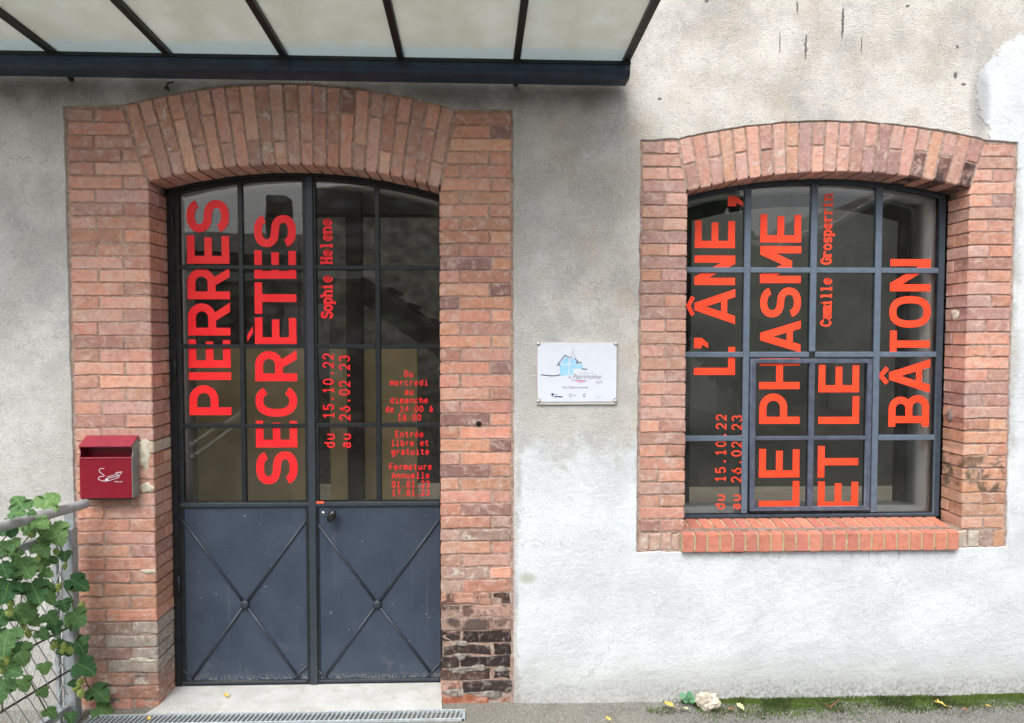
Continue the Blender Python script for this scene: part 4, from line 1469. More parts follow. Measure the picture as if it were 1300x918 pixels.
# full-height bars and the bars between them
for x in (BX[0], BX[2]):
    box('glazing_bar', M_WIN, win, x - HW, x + HW, 0.168, 0.2, 0.827, W_IN.z(x, -0.021), 0.003)
box('glazing_bar', M_WIN, win, BX[1] - HW, BX[1] + HW, 0.168, 0.2, BZ[1] + HH, W_IN.z(BX[1], -0.021), 0.003)
cols = [(0.948, BX[0]), (BX[0], BX[1]), (BX[1], BX[2]), (BX[2], 2.200)]
for i, (c0, c1) in enumerate(cols):
    xa = c0 + (HW if i else 0)
    xb = c1 - (HW if i < 3 else 0)
    for j, z in enumerate(BZ):
        if i in (1, 2) and j == 0: continue
        box('glazing_bar', M_WIN, win, xa - .001, xb + .001, 0.1695, 0.1995, z - HH, z + HH, 0.003)
    zr = [(0.828, BZ[0] - HH), (BZ[0] + HH, BZ[1] - HH), (BZ[1] + HH, BZ[2] - HH), (BZ[2] + HH, None)]
    for j, (z0, z1) in enumerate(zr):
        if i in (1, 2) and j < 2: continue
        if z1 is None: pts = [(xa, z0), (xb, z0)] + [(x, W_IN.z(x, -0.021)) for x in [xb + (xa - xb) * k / 8 for k in range(9)]]
        else: pts = [(xa, z0), (xb, z0), (xb, z1), (xa, z1)]
        plate('pane', M_GLASS, win, [pts], YW, YW + .004)
# opening casement in the lower middle
cs = empty('casement', (0, 0, 0))
cs.parent = win
cs.location = Vector((BX[1], YW, 1.2)) - win.location
cs['label'] = 'hinged lower middle casement with four panes'
cx0, cx1, cz0, cz1 = BX[0] + HW + .007, BX[2] - HW - .007, 0.838, BZ[1] - HH - .007
M_WIN2 = simple('casement_paint', (0.085, 0.10, 0.14), 0.45, 0.0, 0.25, 25, 0.0005)
plate('casement_frame', M_WIN2, cs, [[(cx0, cz0), (cx1, cz0), (cx1, cz1), (cx0, cz1)], [(cx0 + .026, cz0 + .022), (cx1 - .026, cz0 + .022), (cx1 - .026, cz1 - .022), (cx0 + .026, cz1 - .022)]], 0.1635, 0.197, 0.003)
box('glazing_bar', M_WIN2, cs, BX[1] - .014, BX[1] + .014, 0.1655, 0.195, cz0 + .021, cz1 - .021, 0.003)
for (xa, xb) in ((cx0 + .026, BX[1] - .014), (BX[1] + .014, cx1 - .026)):
    box('glazing_bar', M_WIN2, cs, xa - .001, xb + .001, 0.1665, 0.194, BZ[0] - .010, BZ[0] + .010, 0.003)
    for (z0, z1) in ((cz0 + .022, BZ[0] - .010), (BZ[0] + .010, cz1 - .022)):
        plate('pane', M_GLASS, cs, [[(xa, z0), (xb, z0), (xb, z1), (xa, z1)]], YW - .002, YW + .002)
box('casement_gap', M_HOLE, cs, cx0 - .006, cx1 + .006, 0.19, 0.1985, cz0 - .008, cz0 - .001, 0)
box('drip_rail', M_WIN2, cs, cx0 + .003, cx1 - .003, 0.156, 0.1634, cz0 + .002, cz0 + .014, 0.002)

YV = YW - .0006
T2 = 0.0350
for ch, ya, yb, xa, xb in (('E', 280, 315, 882, 933), ('N', 324.5, 362, 881.5, 933), ('A', 367, 411.5, 881.5, 933), ('L', 440.5, 476, 881, 933)):
    big_letter(ch, ya, yb, xa, xb, YV, win, T2)
big_letter('^', 375, 402, 872, 881, YV, win, T2 * .8)
big_letter(',', 429, 442, 881, 899, YV, win, T2)
big_letter(',', 249, 262, 924, 943, YV, win, T2)
for ch, ya, yb, xa, xb, pr in (('E', 272, 308, 965, 1017, win), ('M', 312.5, 359.5, 965, 1016.5, win), ('S', 365, 403, 965, 1016.5, win), ('A', 407, 447.5, 965, 1016, win),
                               ('H', 455, 494, 964, 1015, cs), ('P', 499.5, 538, 964, 1015, cs), ('E', 569.7, 606, 963.5, 1014.7, cs), ('L', 610.6, 644.5, 963.5, 1014.5, cs),
                               ('E', 463, 498, 1039, 1090.5, cs), ('L', 503, 538, 1039, 1090.5, cs), ('T', 566, 606, 1038, 1089, cs), ('E', 611, 645.5, 1038, 1089, cs),
                               ('N', 329, 370, 1130, 1181, win), ('O', 376, 416, 1129, 1181, win), ('T', 419.7, 454, 1129.5, 1180, win), ('A', 456, 498.6, 1128.5, 1180, win)):
    big_letter(ch, ya, yb, xa, xb, YV - (.002 if pr is cs else 0), pr, T2)
big_letter('^', 465, 488.5, 1115.5, 1128, YV, win, T2 * .85)
big_letter('B', 501.7, 537, 1128, 1179, YV, win, T2, spur=0.018)
G0 = at(1054, 414.5, YV)
small_text('Camille', G0[0] + .001, G0[1], 0.031, 0.047, 0.0100, YV, win, True, True, adv=0.0342)
G0 = at(1054.5, 335.5, YV)
small_text('Grosperrin', G0[0] + .001, G0[1], 0.031, 0.047, 0.0100, YV, win, True, True, adv=0.0343)
for s_, px_, py_ in (('15.10.22', 920.5, 612), ('du', 919.5, 647), ('26.02.23', 940.5, 613), ('au', 939.5, 647)):
    G0 = at(px_, py_, YV)
    small_text(s_, G0[0], G0[1], 0.032, 0.046, 0.0066, YV, win, True, adv=0.0432)

# ================================================================== CANOPY
can = empty('glass_canopy', (-0.75, -0.1, 2.9))
tag(can, 'glass awning on dark steel ribs with a blue-black gutter over the door', 'canopy')
GZ = lambda x: 2.882 - 0.0055 * x
SK, SL = 0.036, 0.052     # ribs lean a touch sideways and rise gently away from the wall
gy0, gy1 = -0.175, -0.045


def prism_x(name, mat, prof, xa, xb, parent):
    bm = bmesh.new()
    A = [bm.verts.new((xa, y, z + GZ(xa))) for y, z in prof]
    B = [bm.verts.new((xb, y, z + GZ(xb))) for y, z in prof]
    for i in range(len(prof)):
        j = (i + 1) % len(prof)
        bm.faces.new((A[i], A[j], B[j], B[i]))
    bm.faces.new(A)
    bm.faces.new(B[::-1])
    bmesh.ops.recalc_face_normals(bm, faces=bm.faces)
    return child(name, bm_mesh(bm, name), mat, parent)


prof = [(gy0, 0.0), (gy0, -0.012)] + [(gy0 + 0.04 - 0.04 * cos(rad(a)), -0.032 - 0.028 * sin(rad(a))) for a in range(0, 91, 15)] + [(-0.058, -0.060), (-0.046, -0.052), (-0.044, 0.012), (-0.052, 0.012), (-0.054, -0.047), (-0.066, -0.054), (gy0 + 0.04, -0.054), (gy0 + 0.015, -0.045), (gy0 + 0.008, -0.031), (gy0 + 0.008, 0.0)]
g_o = prism_x('gutter', M_GUTTER, prof, -3.6, 0.612, can)
mod = [(gy0 - 0.006, 0.006), (gy0 - 0.006, -0.008), (gy0 + 0.012, -0.008), (gy0 + 0.012, 0.006)]
prism_x('gutter_lip', M_RIB, mod, -3.6, 0.614, can)
YF = -0.95


def rib(px_):
    x0 = at(px_, 78, -0.15)[0]
    return x0


ribx = [rib(62) - 1.12, rib(62) - 0.56] + [rib(v) for v in (66, 213, 360.5, 508.5, 656)] + [0.597]
ribx.insert(0, ribx[0] - 0.55)


def rp3(x0, y, dz): return Vector((x0 - SK * (y + 0.15) * 0.5, y, GZ(x0) + 0.006 - SL * (y + 0.15) + dz))


for x0 in ribx:
    bm = bmesh.new()
    w2, hh = 0.014, 0.034
    vs = []
    for y in (-0.10, YF):
        for sx in (-1, 1):
            for dz in (0, hh):
                vs.append(bm.verts.new(rp3(x0, y, dz) + Vector((sx * w2, 0, 0))))
    for f in ((0, 1, 3, 2), (4, 6, 7, 5), (0, 4, 5, 1), (2, 3, 7, 6), (0, 2, 6, 4), (1, 5, 7, 3)): bm.faces.new([vs[k] for k in f])
    child('rib', bm_mesh(bm, 'rib'), M_RIB, can)
for i in range(len(ribx) - 1):
    xa, xb = ribx[i] + .006, ribx[i + 1] - .006
    bm = bmesh.new()
    P3 = []
    for dz in (0.020, 0.026):
        P3.append([bm.verts.new(rp3(x, y, dz)) for x, y in ((xa, -0.078), (xb, -0.078), (xb, YF + .01), (xa, YF + .01))])
    bm.faces.new(P3[0]); bm.faces.new(P3[1][::-1])
    for k in range(4): bm.faces.new((P3[0][k], P3[0][(k + 1) % 4], P3[1][(k + 1) % 4], P3[1][k]))
    me = bm_mesh(bm, 'glass_panel')
    o = link('glass_panel', me, M_CGLASS, can)
    c3 = Vector((0, -0.1, 2.9))
    for v in me.vertices: v.co -= Vector((0, -0.1, 2.9))
    o.location = c3 - can.location
bm = bmesh.new()
box_bm(bm, -3.6, 0.66, YF - .03, YF, 2.9 + 0.05, 3.02, 0.004)
child('front_beam', bm_mesh(bm, 'front_beam'), M_RIB, can)
for x0 in (ribx[3], ribx[-2]):
    tube('tie_rod', M_RIB, can, [(x0, YF + 0.05, 3.0), (x0, -0.003, 4.4)], 0.01, 8)
    tube('gutter_bracket', M_RIB, can, [(x0, -0.05, 2.86), (x0, -0.002, 2.84)], 0.012, 8)
nl = empty('wall_hook', (-1.475, -0.02, 2.83))
tag(nl, 'small black iron hook in the wall just under the gutter above the door arch', 'hook')
hx, hz = at(211, 112, -0.03)
tube('hook_shank', M_BLACK, nl, [(hx, 0.01, hz), (hx, -0.03, hz), (hx + .012, -0.04, hz + .02), (hx + .03, -0.03, hz + .026)], 0.005, 8)
tube('hook_tip', M_BLACK, nl, [(hx, -0.028, hz), (hx, -0.04, hz - .002)], [0.009, 0.007], 10)

# ================================================================== ASH BIN
ab = empty('wall_ashtray', (-1.71, -0.03, 1.1))
tag(ab, 'dark red wall-mounted cigarette bin with grey side and white cigarette symbol', 'ashtray bin')
M_ASHRED = simple('dark_red_enamel', (0.21, 0.007, 0.02), 0.28, 0.0, 0.06, 8, spec=0.5)
M_ASHTOP = simple('faded_pink_red_enamel', (0.30, 0.035, 0.06), 0.4, 0.0, 0.12, 30)
M_ASHSIDE = simple('grey_steel_side', (0.24, 0.25, 0.25), 0.5, 0.2, 0.1, 20)
ax0, ax1 = -1.822, -1.590
fy, by = -0.066, -0.004
zb_, zl, zo, zt_ = at(0, 634, fy)[1], at(0, 583, fy)[1], at(0, 566, fy)[1], at(0, 553.5, -0.01)[1]
box('front_panel', M_ASHRED, ab, ax0, ax1 - .002, fy, fy + .012, zb_, zl, 0.003)
box('front_lip', M_ASHTOP, ab, ax0, ax1 - .002, fy - .003, fy + .014, zl - .001, zl + .005, 0.002)
bm = bmesh.new()
vs = [bm.verts.new(v) for v in ((ax0, fy - .004, zo), (ax1, fy - .004, zo), (ax1, by, zt_), (ax0, by, zt_), (ax0, fy - .004, zo - .007), (ax1, fy - .004, zo - .007), (ax1, by, zt_ - .008), (ax0, by, zt_ - .008))]
for f in ((0, 1, 2, 3), (7, 6, 5, 4), (0, 4, 5, 1), (1, 5, 6, 2), (2, 6, 7, 3), (3, 7, 4, 0)): bm.faces.new([vs[k] for k in f])
child('sloping_lid', bm_mesh(bm, 'sloping_lid'), M_ASHTOP, ab)
for xs_, nm in ((ax1 - .003, 'side_panel'), (ax0, 'side_panel')):
    bm = bmesh.new()
    vs = []
    for xx in (xs_, xs_ + .0025):
        for (y, z) in ((fy + .0005, zb_ + .002), (by, zb_ - .004), (by, zt_ - .009), (fy + .0, zo - .008), (fy + .01, (zo + zl) / 2), (fy + .0005, zl)):
            vs.append(bm.verts.new((xx, y, z)))
    bm.faces.new(vs[:6]); bm.faces.new(vs[6:][::-1])
    for k in range(6): bm.faces.new((vs[k], vs[(k + 1) % 6], vs[(k + 1) % 6 + 6], vs[k + 6]))
    child(nm, bm_mesh(bm, nm), M_ASHSIDE if xs_ > -1.7 else M_ASHRED, ab)
box('back_plate', M_ASHRED, ab, ax0 + .003, ax1 - .004, by - .002, by + .002, zb_, zt_ - .01, 0)
box('bottom_plate', M_HOLE, ab, ax0 + .006, ax1 - .008, fy + .004, by - .002, zb_ - .006, zb_ + .002, 0)
box('ash_tray', simple('sooty_tray', (0.03, 0.03, 0.03), 0.8), ab, ax0 + .02, ax1 - .02, fy + .016, by - .006, zl - .014, zl - .004, 0.001)


def sym(pts, t, Y, parent, name, mat):
    if 'cigarette' not in name and len(pts) > 1:
        for i, p in enumerate(pts): sym([p], t, Y - i * .00005, parent, name, mat)
        return
    bm = bmesh.new()
    shapes_bm(bm, [('S', [at(a, b, Y) for a, b in pl], tt * 0.0036) for pl, tt in pts], lambda p: p, Y, th=.0005)
    return child(name, bm_mesh(bm, name), mat, parent)


def zc(pl): return [(90 + a / 6.556, 530 + b / 6.556) for a, b in pl]


def smooth(pl, n=2):
    for _ in range(n):
        o = [pl[0]]
        for i in range(len(pl) - 1):
            a, b = pl[i], pl[i + 1]
            o += [(a[0] * .75 + b[0] * .25, a[1] * .75 + b[1] * .25), (a[0] * .25 + b[0] * .75, a[1] * .25 + b[1] * .75)]
        pl = o + [pl[-1]]
    return pl


sym([(smooth(zc([(278, 424), (240, 425), (232, 450), (262, 470), (285, 490), (235, 492), (225, 515), (260, 528), (282, 530)])), 0.55),
     (zc([(285, 528), (310, 505), (395, 485), (375, 462), (425, 452)]), 0.6), (zc([(280, 530), (320, 525), (400, 498), (405, 480), (425, 452)]), 0.55),
     (zc([(298, 496), (375, 474)]), 0.45), (zc([(285, 520), (298, 510), (310, 522), (292, 530)]), 0.9)], 1, fy - .0006, ab, 'cigarette_symbol', M_WHITE)
small_text('cendrier', *at(145.5, 612.2, fy - .0006), 0.0036, 0.0055, 0.0009, fy - .0006, ab, adv=0.0046, mat=M_WHITE, label='tiny white lettering under the cigarette symbol')

# ================================================================== PLAQUE
pq = empty('award_plaque', (0.405, -0.02, 1.53))
tag(pq, 'white heritage award plaque with a blue house drawing between door and window', 'plaque')
bx0, bx1 = at(681.5, 475, -.02)[0], at(783.5, 475, -.02)[0]
bz1, bz0 = at(730, 434.5, -.02)[1], at(730, 514, -.02)[1]
M_ACR = simple('frosted_acrylic', (0.55, 0.54, 0.52), 0.2, var=0.05, spec=0.6)
box('backing_plate', M_ACR, pq, bx0, bx1, -0.016, -0.006, bz0, bz1, 0.002)
r_ = 0.017


def notch(cx, cz, a0, a1): return [(cx + r_ * cos(rad(a)), cz + r_ * sin(rad(a))) for a in range(a0, a1 + (1 if a1 > a0 else -1), 15 if a1 > a0 else -15)]


fx0, fx1, fz1, fz0 = bx0 + .004, bx1 - .003, bz1 - .004, bz0 + .014
face = notch(fx0, fz0, 90, 0) + notch(fx1, fz0, 180, 90) + notch(fx1, fz1, 270, 180) + notch(fx0, fz1, 360, 270)
plate('printed_face', M_WHITE, pq, [face], -0.0195, -0.0162, 0.0008)
for sx_, sz_ in ((fx0 + .003, fz0 + .003), (fx1 - .003, fz0 + .003), (fx1 - .003, fz1 - .003), (fx0 + .003, fz1 - .003)):
    tube('screw', M_CHROME, pq, [(sx_, 0.0, sz_), (sx_, -0.019, sz_), (sx_, -0.023, sz_)], [0.0085, 0.0085, 0.006], 14)
YP = -0.0199


def zp(pl): return [(670 + a / 8.346, 420 + b / 8.346) for a, b in pl]


bm = bmesh.new()
for pl in ([(345, 350), (395, 275), (440, 300), (430, 350)], [(450, 352), (455, 300), (480, 285), (505, 320), (520, 352)], [(335, 362), (432, 362), (432, 470), (345, 472)], [(442, 362), (580, 352), (582, 400), (470, 402), (490, 440), (470, 462), (442, 470)]):
    W_ = [at(a, b, YP) for a, b in zp(pl)]
    bm.faces.new([bm.verts.new((x, YP, z)) for x, z in W_])
child('blue_house_print', bm_mesh(bm, 'blue_house_print'), M_SKYB, pq)
sym([(zp([(305, 368), (340, 360), (322, 350), (395, 258), (458, 290)]), 0.9), (zp([(498, 290), (528, 325), (516, 342), (572, 335)]), 1.1), (zp([(575, 400), (590, 408), (632, 405)]), 1.0), (smooth(zp([(140, 465), (240, 478), (310, 476), (345, 462)])), 1.0)], 1, YP - .0002, pq, 'navy_outline_print', M_NAVY)
sym([(zp([(462, 285), (481, 190), (500, 290)]), 0.4), (zp([(455, 525), (540, 520), (620, 530)]), 0.3)], 1, YP - .0002, pq, 'spire_print', M_GREYP)
bm = bmesh.new()
bm.faces.new([bm.verts.new((*[at(a, b, YP)[0], YP - .0001, at(a, b, YP)[1]],)) for a, b in zp([(460, 522), (560, 520), (635, 528), (600, 545), (545, 552), (500, 530)])])
child('pink_swash_print', bm_mesh(bm, 'pink_swash_print'), M_PINK, pq)


def font_text(s, px_, py_, size, mat, parent, name, shear=0.0, align='LEFT', Y=YP - .0003, wscale=1.0):
    c = bpy.data.curves.new(name, 'FONT')
    c.body = s
    c.size = size
    c.shear = shear
    c.align_x = align
    o = bpy.data.objects.new(name, c)
    COL.objects.link(o)
    me = bpy.data.meshes.new_from_object(o.evaluated_get(bpy.context.evaluated_depsgraph_get()))
    bpy.data.objects.remove(o)
    x, z = at(px_, py_, Y)
    for v in me.vertices: v.co = (x + v.co.x * wscale, Y, z + v.co.y)
    me.materials.clear()
    o = child(name, me, mat, parent)
    o['label'] = 'printed text ' + s
    return o


font_text('Patrimoine', 726.2, 480.8, 0.030, M_GREYP, pq, 'printed_text', 0.35)
font_text('Les rubans du', 733.5, 474.8, 0.013, M_PALEP, pq, 'printed_text', 0.2)
font_text('2019', 756.5, 486.7, 0.014, M_GREYP, pq, 'printed_text')
font_text('Prix Départemental', 713.5, 493.2, 0.0150, M_GREYP, pq, 'printed_text')
font_text('Geste', 756, 504.5, 0.012, M_PALEP, pq, 'printed_text')
sym([(zp([(250, 672), (275, 672)]), 2.0), (zp([(255, 690), (268, 690)]), 1.5), (zp([(280, 672), (312, 674)]), 0.4), (zp([(280, 697), (368, 699)]), 1.2)], 1, YP - .0002, pq, 'logo_print', M_NAVY)
sym([(smooth(zp([(440, 670), (435, 685), (450, 700), (468, 690), (462, 668), (440, 668)])), 0.4), (zp([(455, 700), (455, 708)]), 0.5), (zp([(480, 682), (510, 684)]), 0.7),
     (smooth(zp([(615, 668), (590, 672), (590, 695), (612, 700)])), 0.8), (zp([(435, 475), (440, 500), (458, 492)]), 0.6)], 1, YP - .0002, pq, 'logo_print', M_GREYP)

# ================================================================== DOORSTEP, DRAIN
M_STONE = None
n = NB('pale_granite_doorstep', 0.85)
v = n.vor(260); g = n.noise(200, 3, .7); b_ = n.noise(6, 5)
c = n.mix(n.ramp(b_, 0.35, 0.7), (0.56, 0.56, 0.54), (0.68, 0.68, 0.665))
c = n.mix(n.ramp(g, 0.4, 0.3, 0, .6), c, (0.25, 0.24, 0.22))
c = n.mix(n.ramp(v, 0.3, 0.12, 0, .6), c, (0.42, 0.41, 0.38))
c = n.mix(n.ramp(n.noise(14, 6, .7), .5, .68, 0, .5), c, (0.45, 0.43, 0.38))
M_STONE = n.done(c, n.bump(g, .004))
ds_ = link('doorstep', plate_mesh('doorstep', [[(0, 0), (1, 0), (1, 1), (0, 1)]], 0, 1), M_STONE)
me = ds_.data
bm = bmesh.new()
pr = [(-1.56, -0.072), (-0.215, -0.072), (-0.2225, 0.0), (-0.2225, 0.42), (-1.5265, 0.42), (-1.5265, 0.0)]
Av = [bm.verts.new((x, y, -0.0035 - (.006 if y < -.02 else 0))) for x, y in pr]
Bv = [bm.verts.new((x, y, -0.15)) for x, y in pr]
bm.faces.new(Av); bm.faces.new(Bv[::-1])
for i in range(6): bm.faces.new((Av[i], Bv[i], Bv[(i + 1) % 6], Av[(i + 1) % 6]))
nm_ = bm_mesh(bm, 'doorstep')
nm_.materials.append(M_STONE)
ds_.data = nm_
tag(ds_, 'pale speckled stone doorstep at the foot of the double door', 'doorstep')
dg = empty('drain_channel', (-0.99, -0.1, 0))
tag(dg, 'galvanised slotted drain grating set in the ground before the doorstep', 'drain grating')
gx0, gx1 = -1.80, at(590, 905, -0.08)[0]
gya, gyb = -0.160, -0.076
box('channel', M_HOLE, dg, gx0, gx1, gya, gyb, -0.045, -0.022, 0)
box('rim', M_GRATE, dg, gx0, gx1, gyb - .006, gyb, -0.03, -0.002, 0.001)
box('rim', M_GRATE, dg, gx0, gx1, gya, gya + .006, -0.03, -0.002, 0.001)
box('rim', M_GRATE, dg, gx1 - .01, gx1 + .004, gya, gyb, -0.03, -0.0015, 0.001)
nb_ = 78
for i in range(nb_):
    x = gx0 + (gx1 - gx0 - .012) * (i + .5) / nb_
    bm = bmesh.new()
    vs = []
    sl_ = 0.012
    for z in (-0.020, -0.0035):
        for (xx, yy) in ((x - .0035, gya + .004), (x + .0035, gya + .004), (x + .0035 + sl_, gyb - .004), (x - .0035 + sl_, gyb - .004)):
            vs.append(bm.verts.new((xx - x, yy, z)))
    for f in ((3, 2, 1, 0), (4, 5, 6, 7), (0, 1, 5, 4), (1, 2, 6, 5), (2, 3, 7, 6), (3, 0, 4, 7)): bm.faces.new([vs[k] for k in f])
    if i == 0: bar_me = bm_mesh(bm, 'grate_bar')
    else: bm.free()
    link('grate_bar', bar_me, M_GRATE, dg, Vector((x, 0, 0)) - dg.location)

# ================================================================== RAILING AND HOP VINE
RY = -0.12
U = Vector((0.074, 1.0, -0.068))         # along the railing, towards the wall
rail = empty('metal_railing', (*[at(92, 905, RY)[0], RY], 0))
tag(rail, 'galvanised steel railing with round handrail and diamond wire mesh at lower left', 'railing')


def rl(px_, py_, s=0.0, off=0.0):
    """point at image place px,py of the railing's end (y=RY), then s metres back along it"""
    x, z = at(px_, py_, RY)
    return Vector((x + off, RY, z)) - U * s


M_PIPE = simple('galvanised_pipe', (0.38, 0.40, 0.41), 0.5, 0.1, 0.15, 30, 0.0005)
tube('handrail', M_PIPE, rail, [rl(101, 642, 1.9), rl(101, 642, 1.0), rl(101, 642, 0), rl(104, 640.5, -0.035), rl(104.5, 640.3, -0.04)], [0.0215, 0.0215, 0.0215, 0.020, 0.011], 16)
px0, pz0 = at(88, 905, RY)


def bar_along(name, top_px, top_py, h, wid, s1=1.8, s0=0.02, mat=M_GREYSTEEL):
    bm = bmesh.new()
    vs = []
    for s in (s0, s1):
        p = rl(top_px, top_py, s)
        for dx in (0, wid):
            for dz in (0, -h):
                vs.append(bm.verts.new(p + Vector((dx, 0, dz))))
    for f in ((0, 1, 3, 2), (4, 6, 7, 5), (0, 4, 5, 1), (2, 3, 7, 6), (0, 2, 6, 4), (1, 5, 7, 3)): bm.faces.new([vs[k] for k in f])
    return child(name, bm_mesh(bm, name), mat, rail)


bar_along('top_frame', 84, 671, 0.030, 0.03)
bar_along('bottom_frame', 84, 893, 0.030, 0.03)
xp = at(80, 800, RY)[0]
bm = bmesh.new()
box_bm(bm, xp - .002, xp + .050, RY - .006, RY + .045, -0.03, at(90, 672, RY)[1], .003)
child('end_post', bm_mesh(bm, 'end_post'), M_GREYSTEEL, rail)
bm = bmesh.new()
box_bm(bm, xp + .008, xp + .05, RY + .012, RY + .018, at(90, 672, RY)[1] - .002, at(90, 650, RY)[1], .001)
child('bracket_plate', bm_mesh(bm, 'bracket_plate'), M_GREYSTEEL, rail)
bm = bmesh.new()
box_bm(bm, xp - .022, xp - .004, RY - .03, RY - .008, -0.02, at(90, 680, RY)[1], .002)
child('mesh_frame_post', bm_mesh(bm, 'mesh_frame_post'), M_GREYSTEEL, rail)
# wires: two diagonal families in the plane of the railing, and two long rods
zt0, zb0 = at(84, 676, RY)[1], at(84, 893, RY)[1]
H_ = zt0 - zb0
bm = bmesh.new()


def on_plane(s, z, off=0.012):
    p = Vector((px0, RY, 0)) - U * s
    return Vector((p.x + off, p.y, z + 0.068 * s))


for fam in (1, -1):
    k = -12
    while k < 34:
        s0 = k * 0.062
        pts = []
        for (s, z) in ((s0, zb0), (s0 + fam * H_ * 0.62, zt0)):
            pts.append([s, z])
        (sa, za), (sb, zb2) = pts
        lo, hi = 0.03, 1.75
        def clip(s): return max(lo, min(hi, s))
        if max(sa, sb) > lo and min(sa, sb) < hi:
            f = lambda s: za + (zb2 - za) * (s - sa) / (sb - sa)
            s1_, s2_ = clip(min(sa, sb)), clip(max(sa, sb))
            tube_bm(bm, [on_plane(s1_, f(s1_), 0.012 + fam * .0022), on_plane(s2_, f(s2_), 0.012 + fam * .0022)], 0.0021, 5, False)
        k += 1
me = bm_mesh(bm, 'wire_mesh')
o = child('wire_mesh', me, M_PIPE, rail)
o['kind'] = 'stuff'
for py_ in (795, 850):
    tube('rod', simple('rusty_rod', (0.1, 0.085, 0.075), 0.7, .3), rail, [rl(90, py_, 0.0, -.0), rl(90, py_, 1.75)], 0.0045, 8)

# hop vine
vine = empty('hop_vine', (*[at(60, 905, -0.4)[0], -0.4], 0))
tag(vine, 'climbing hop vine with lobed green leaves and pale cones on the railing', 'climbing plant')


def leaf_mat(name, a, b):
    n = NB(name, 0.55, 0, 0.35)
    oi = n.n('ShaderNodeObjectInfo')
    c = n.mix(oi.outputs['Random'], a, b)
    X, Y, Z = n.xyz()
    vein = n.ramp(n.math('ABSOLUTE', X), 0.035, 0.0, 0, .45)
    c = n.mix(vein, c, tuple(x * 1.9 for x in b))
    c = n.mix(n.ramp(n.noise(3, 4), .5, .75, 0, .25), c, tuple(x * .7 for x in a))
    n.b.inputs['Transmission Weight'].default_value = 0
    m = n.done(c, n.bump(n.noise(5, 2), .01))
    t = n.t
    tl = t.nodes.new('ShaderNodeBsdfTranslucent')
    t.links.new(c, tl.inputs[0])
    mx = t.nodes.new('ShaderNodeMixShader')
    mx.inputs[0].default_value = .25
    o = [k for k in t.nodes if k.type == 'OUTPUT_MATERIAL'][0]
    t.links.new(n.b.outputs[0], mx.inputs[1])
    t.links.new(tl.outputs[0], mx.inputs[2])
    t.links.new(mx.outputs[0], o.inputs[0])
    return m


M_LEAF = leaf_mat('hop_leaf_green', (0.05, 0.15, 0.055), (0.17, 0.31, 0.10))
M_CONE = simple('hop_cone_green', (0.36, 0.45, 0.12), 0.7, var=.3, scale=2)
M_STEM = simple('vine_stem', (0.14, 0.16, 0.06), 0.8)


def hop_leaf_mesh(seed):
    r = random.Random(seed)
    # three-lobed outline with a toothed rim; y along the midrib, unit size
    ctrl = [(0, .0), (.14, -.15), (.34, -.14), (.52, .04), (.60, .28), (.50, .38), (.36, .42), (.38, .60), (.24, .80), (0, 1.0)]
    ol = []
    for i in range(len(ctrl) - 1):
        a, b = Vector(ctrl[i]), Vector(ctrl[i + 1])
        ol.append(a)
        nrm = Vector(((b - a).y, -(b - a).x)).normalized()
        ol.append(a.lerp(b, .38) + nrm * .035)
        ol.append(a.lerp(b, .5) - nrm * .01)
    ol.append(Vector(ctrl[-1]))
    right = ol
    left = [Vector((-p.x, p.y)) for p in ol[::-1][1:-1]]
    pts = right + left
    bm = bmesh.new()
    cup = r.uniform(.2, .75)
    fold = r.uniform(.1, .35)
    def h3(p): return -cup * (p.x ** 2 + (p.y - .4) ** 2) * .8 + fold * abs(p.x) * .6 + 0.03 * mn.noise(Vector((p.x * 4, p.y * 4, seed)))
    vs = [bm.verts.new((p.x, p.y, h3(p))) for p in pts]
    mid = [bm.verts.new((0, y, h3(Vector((0, y))))) for y in (.2, .45, .7)]
    # fan to the nearest midrib vertex
    N_ = len(vs)
    for i in range(N_):
        j = (i + 1) % N_
        pm = (vs[i].co + vs[j].co) / 2
        m_ = min(mid, key=lambda v: abs(v.co.y - max(.2, min(.7, pm.y * .8 + .05))))
        bm.faces.new((vs[i], vs[j], m_))
    for k in range(2):
        # fill between midrib vertices on both sides
        a, b = mid[k], mid[k + 1]
        for i in range(N_):
            j = (i + 1) % N_
            fi = [f for f in vs[j].link_faces if a in f.verts]
            fj = [f for f in vs[j].link_faces if b in f.verts]
            if fi and fj:
                try: bm.faces.new((vs[j], a, b))
                except ValueError: pass
    return bm_mesh(bm, 'leaf')


LM = [hop_leaf_mesh(i) for i in range(10)]
for m in LM:
    m.materials.append(M_LEAF)
    for f in m.polygons: f.use_smooth = True


def cone_mesh():
    bm = bmesh.new()
    for ring in range(6):
        z = -ring * .17
        r = (.30, .42, .45, .40, .28, .12)[ring]
        for k in range(6):
            a = k * pi / 3 + ring * .52
            d = Vector((cos(a), sin(a), 0))
            s = Vector((-sin(a), cos(a), 0))
            c = d * r
            bm.faces.new([bm.verts.new(c * .4 + Vector((0, 0, z + .1)) - s * .14), bm.verts.new(c * .4 + Vector((0, 0, z + .1)) + s * .14), bm.verts.new(c + Vector((0, 0, z - .08)) + s * .15), bm.verts.new(c * 1.05 + Vector((0, 0, z - .24))), bm.verts.new(c + Vector((0, 0, z - .08)) - s * .15)])
    bmesh.ops.create_icosphere(bm, subdivisions=1, radius=.27, matrix=__import__('mathutils').Matrix.Translation((0, 0, -.45)) @ __import__('mathutils').Matrix.Diagonal((1, 1, 1.8, 1)))
    return bm_mesh(bm, 'hop_cone')


CM = cone_mesh()
CM.materials.append(M_CONE)
rv = random.Random(21)


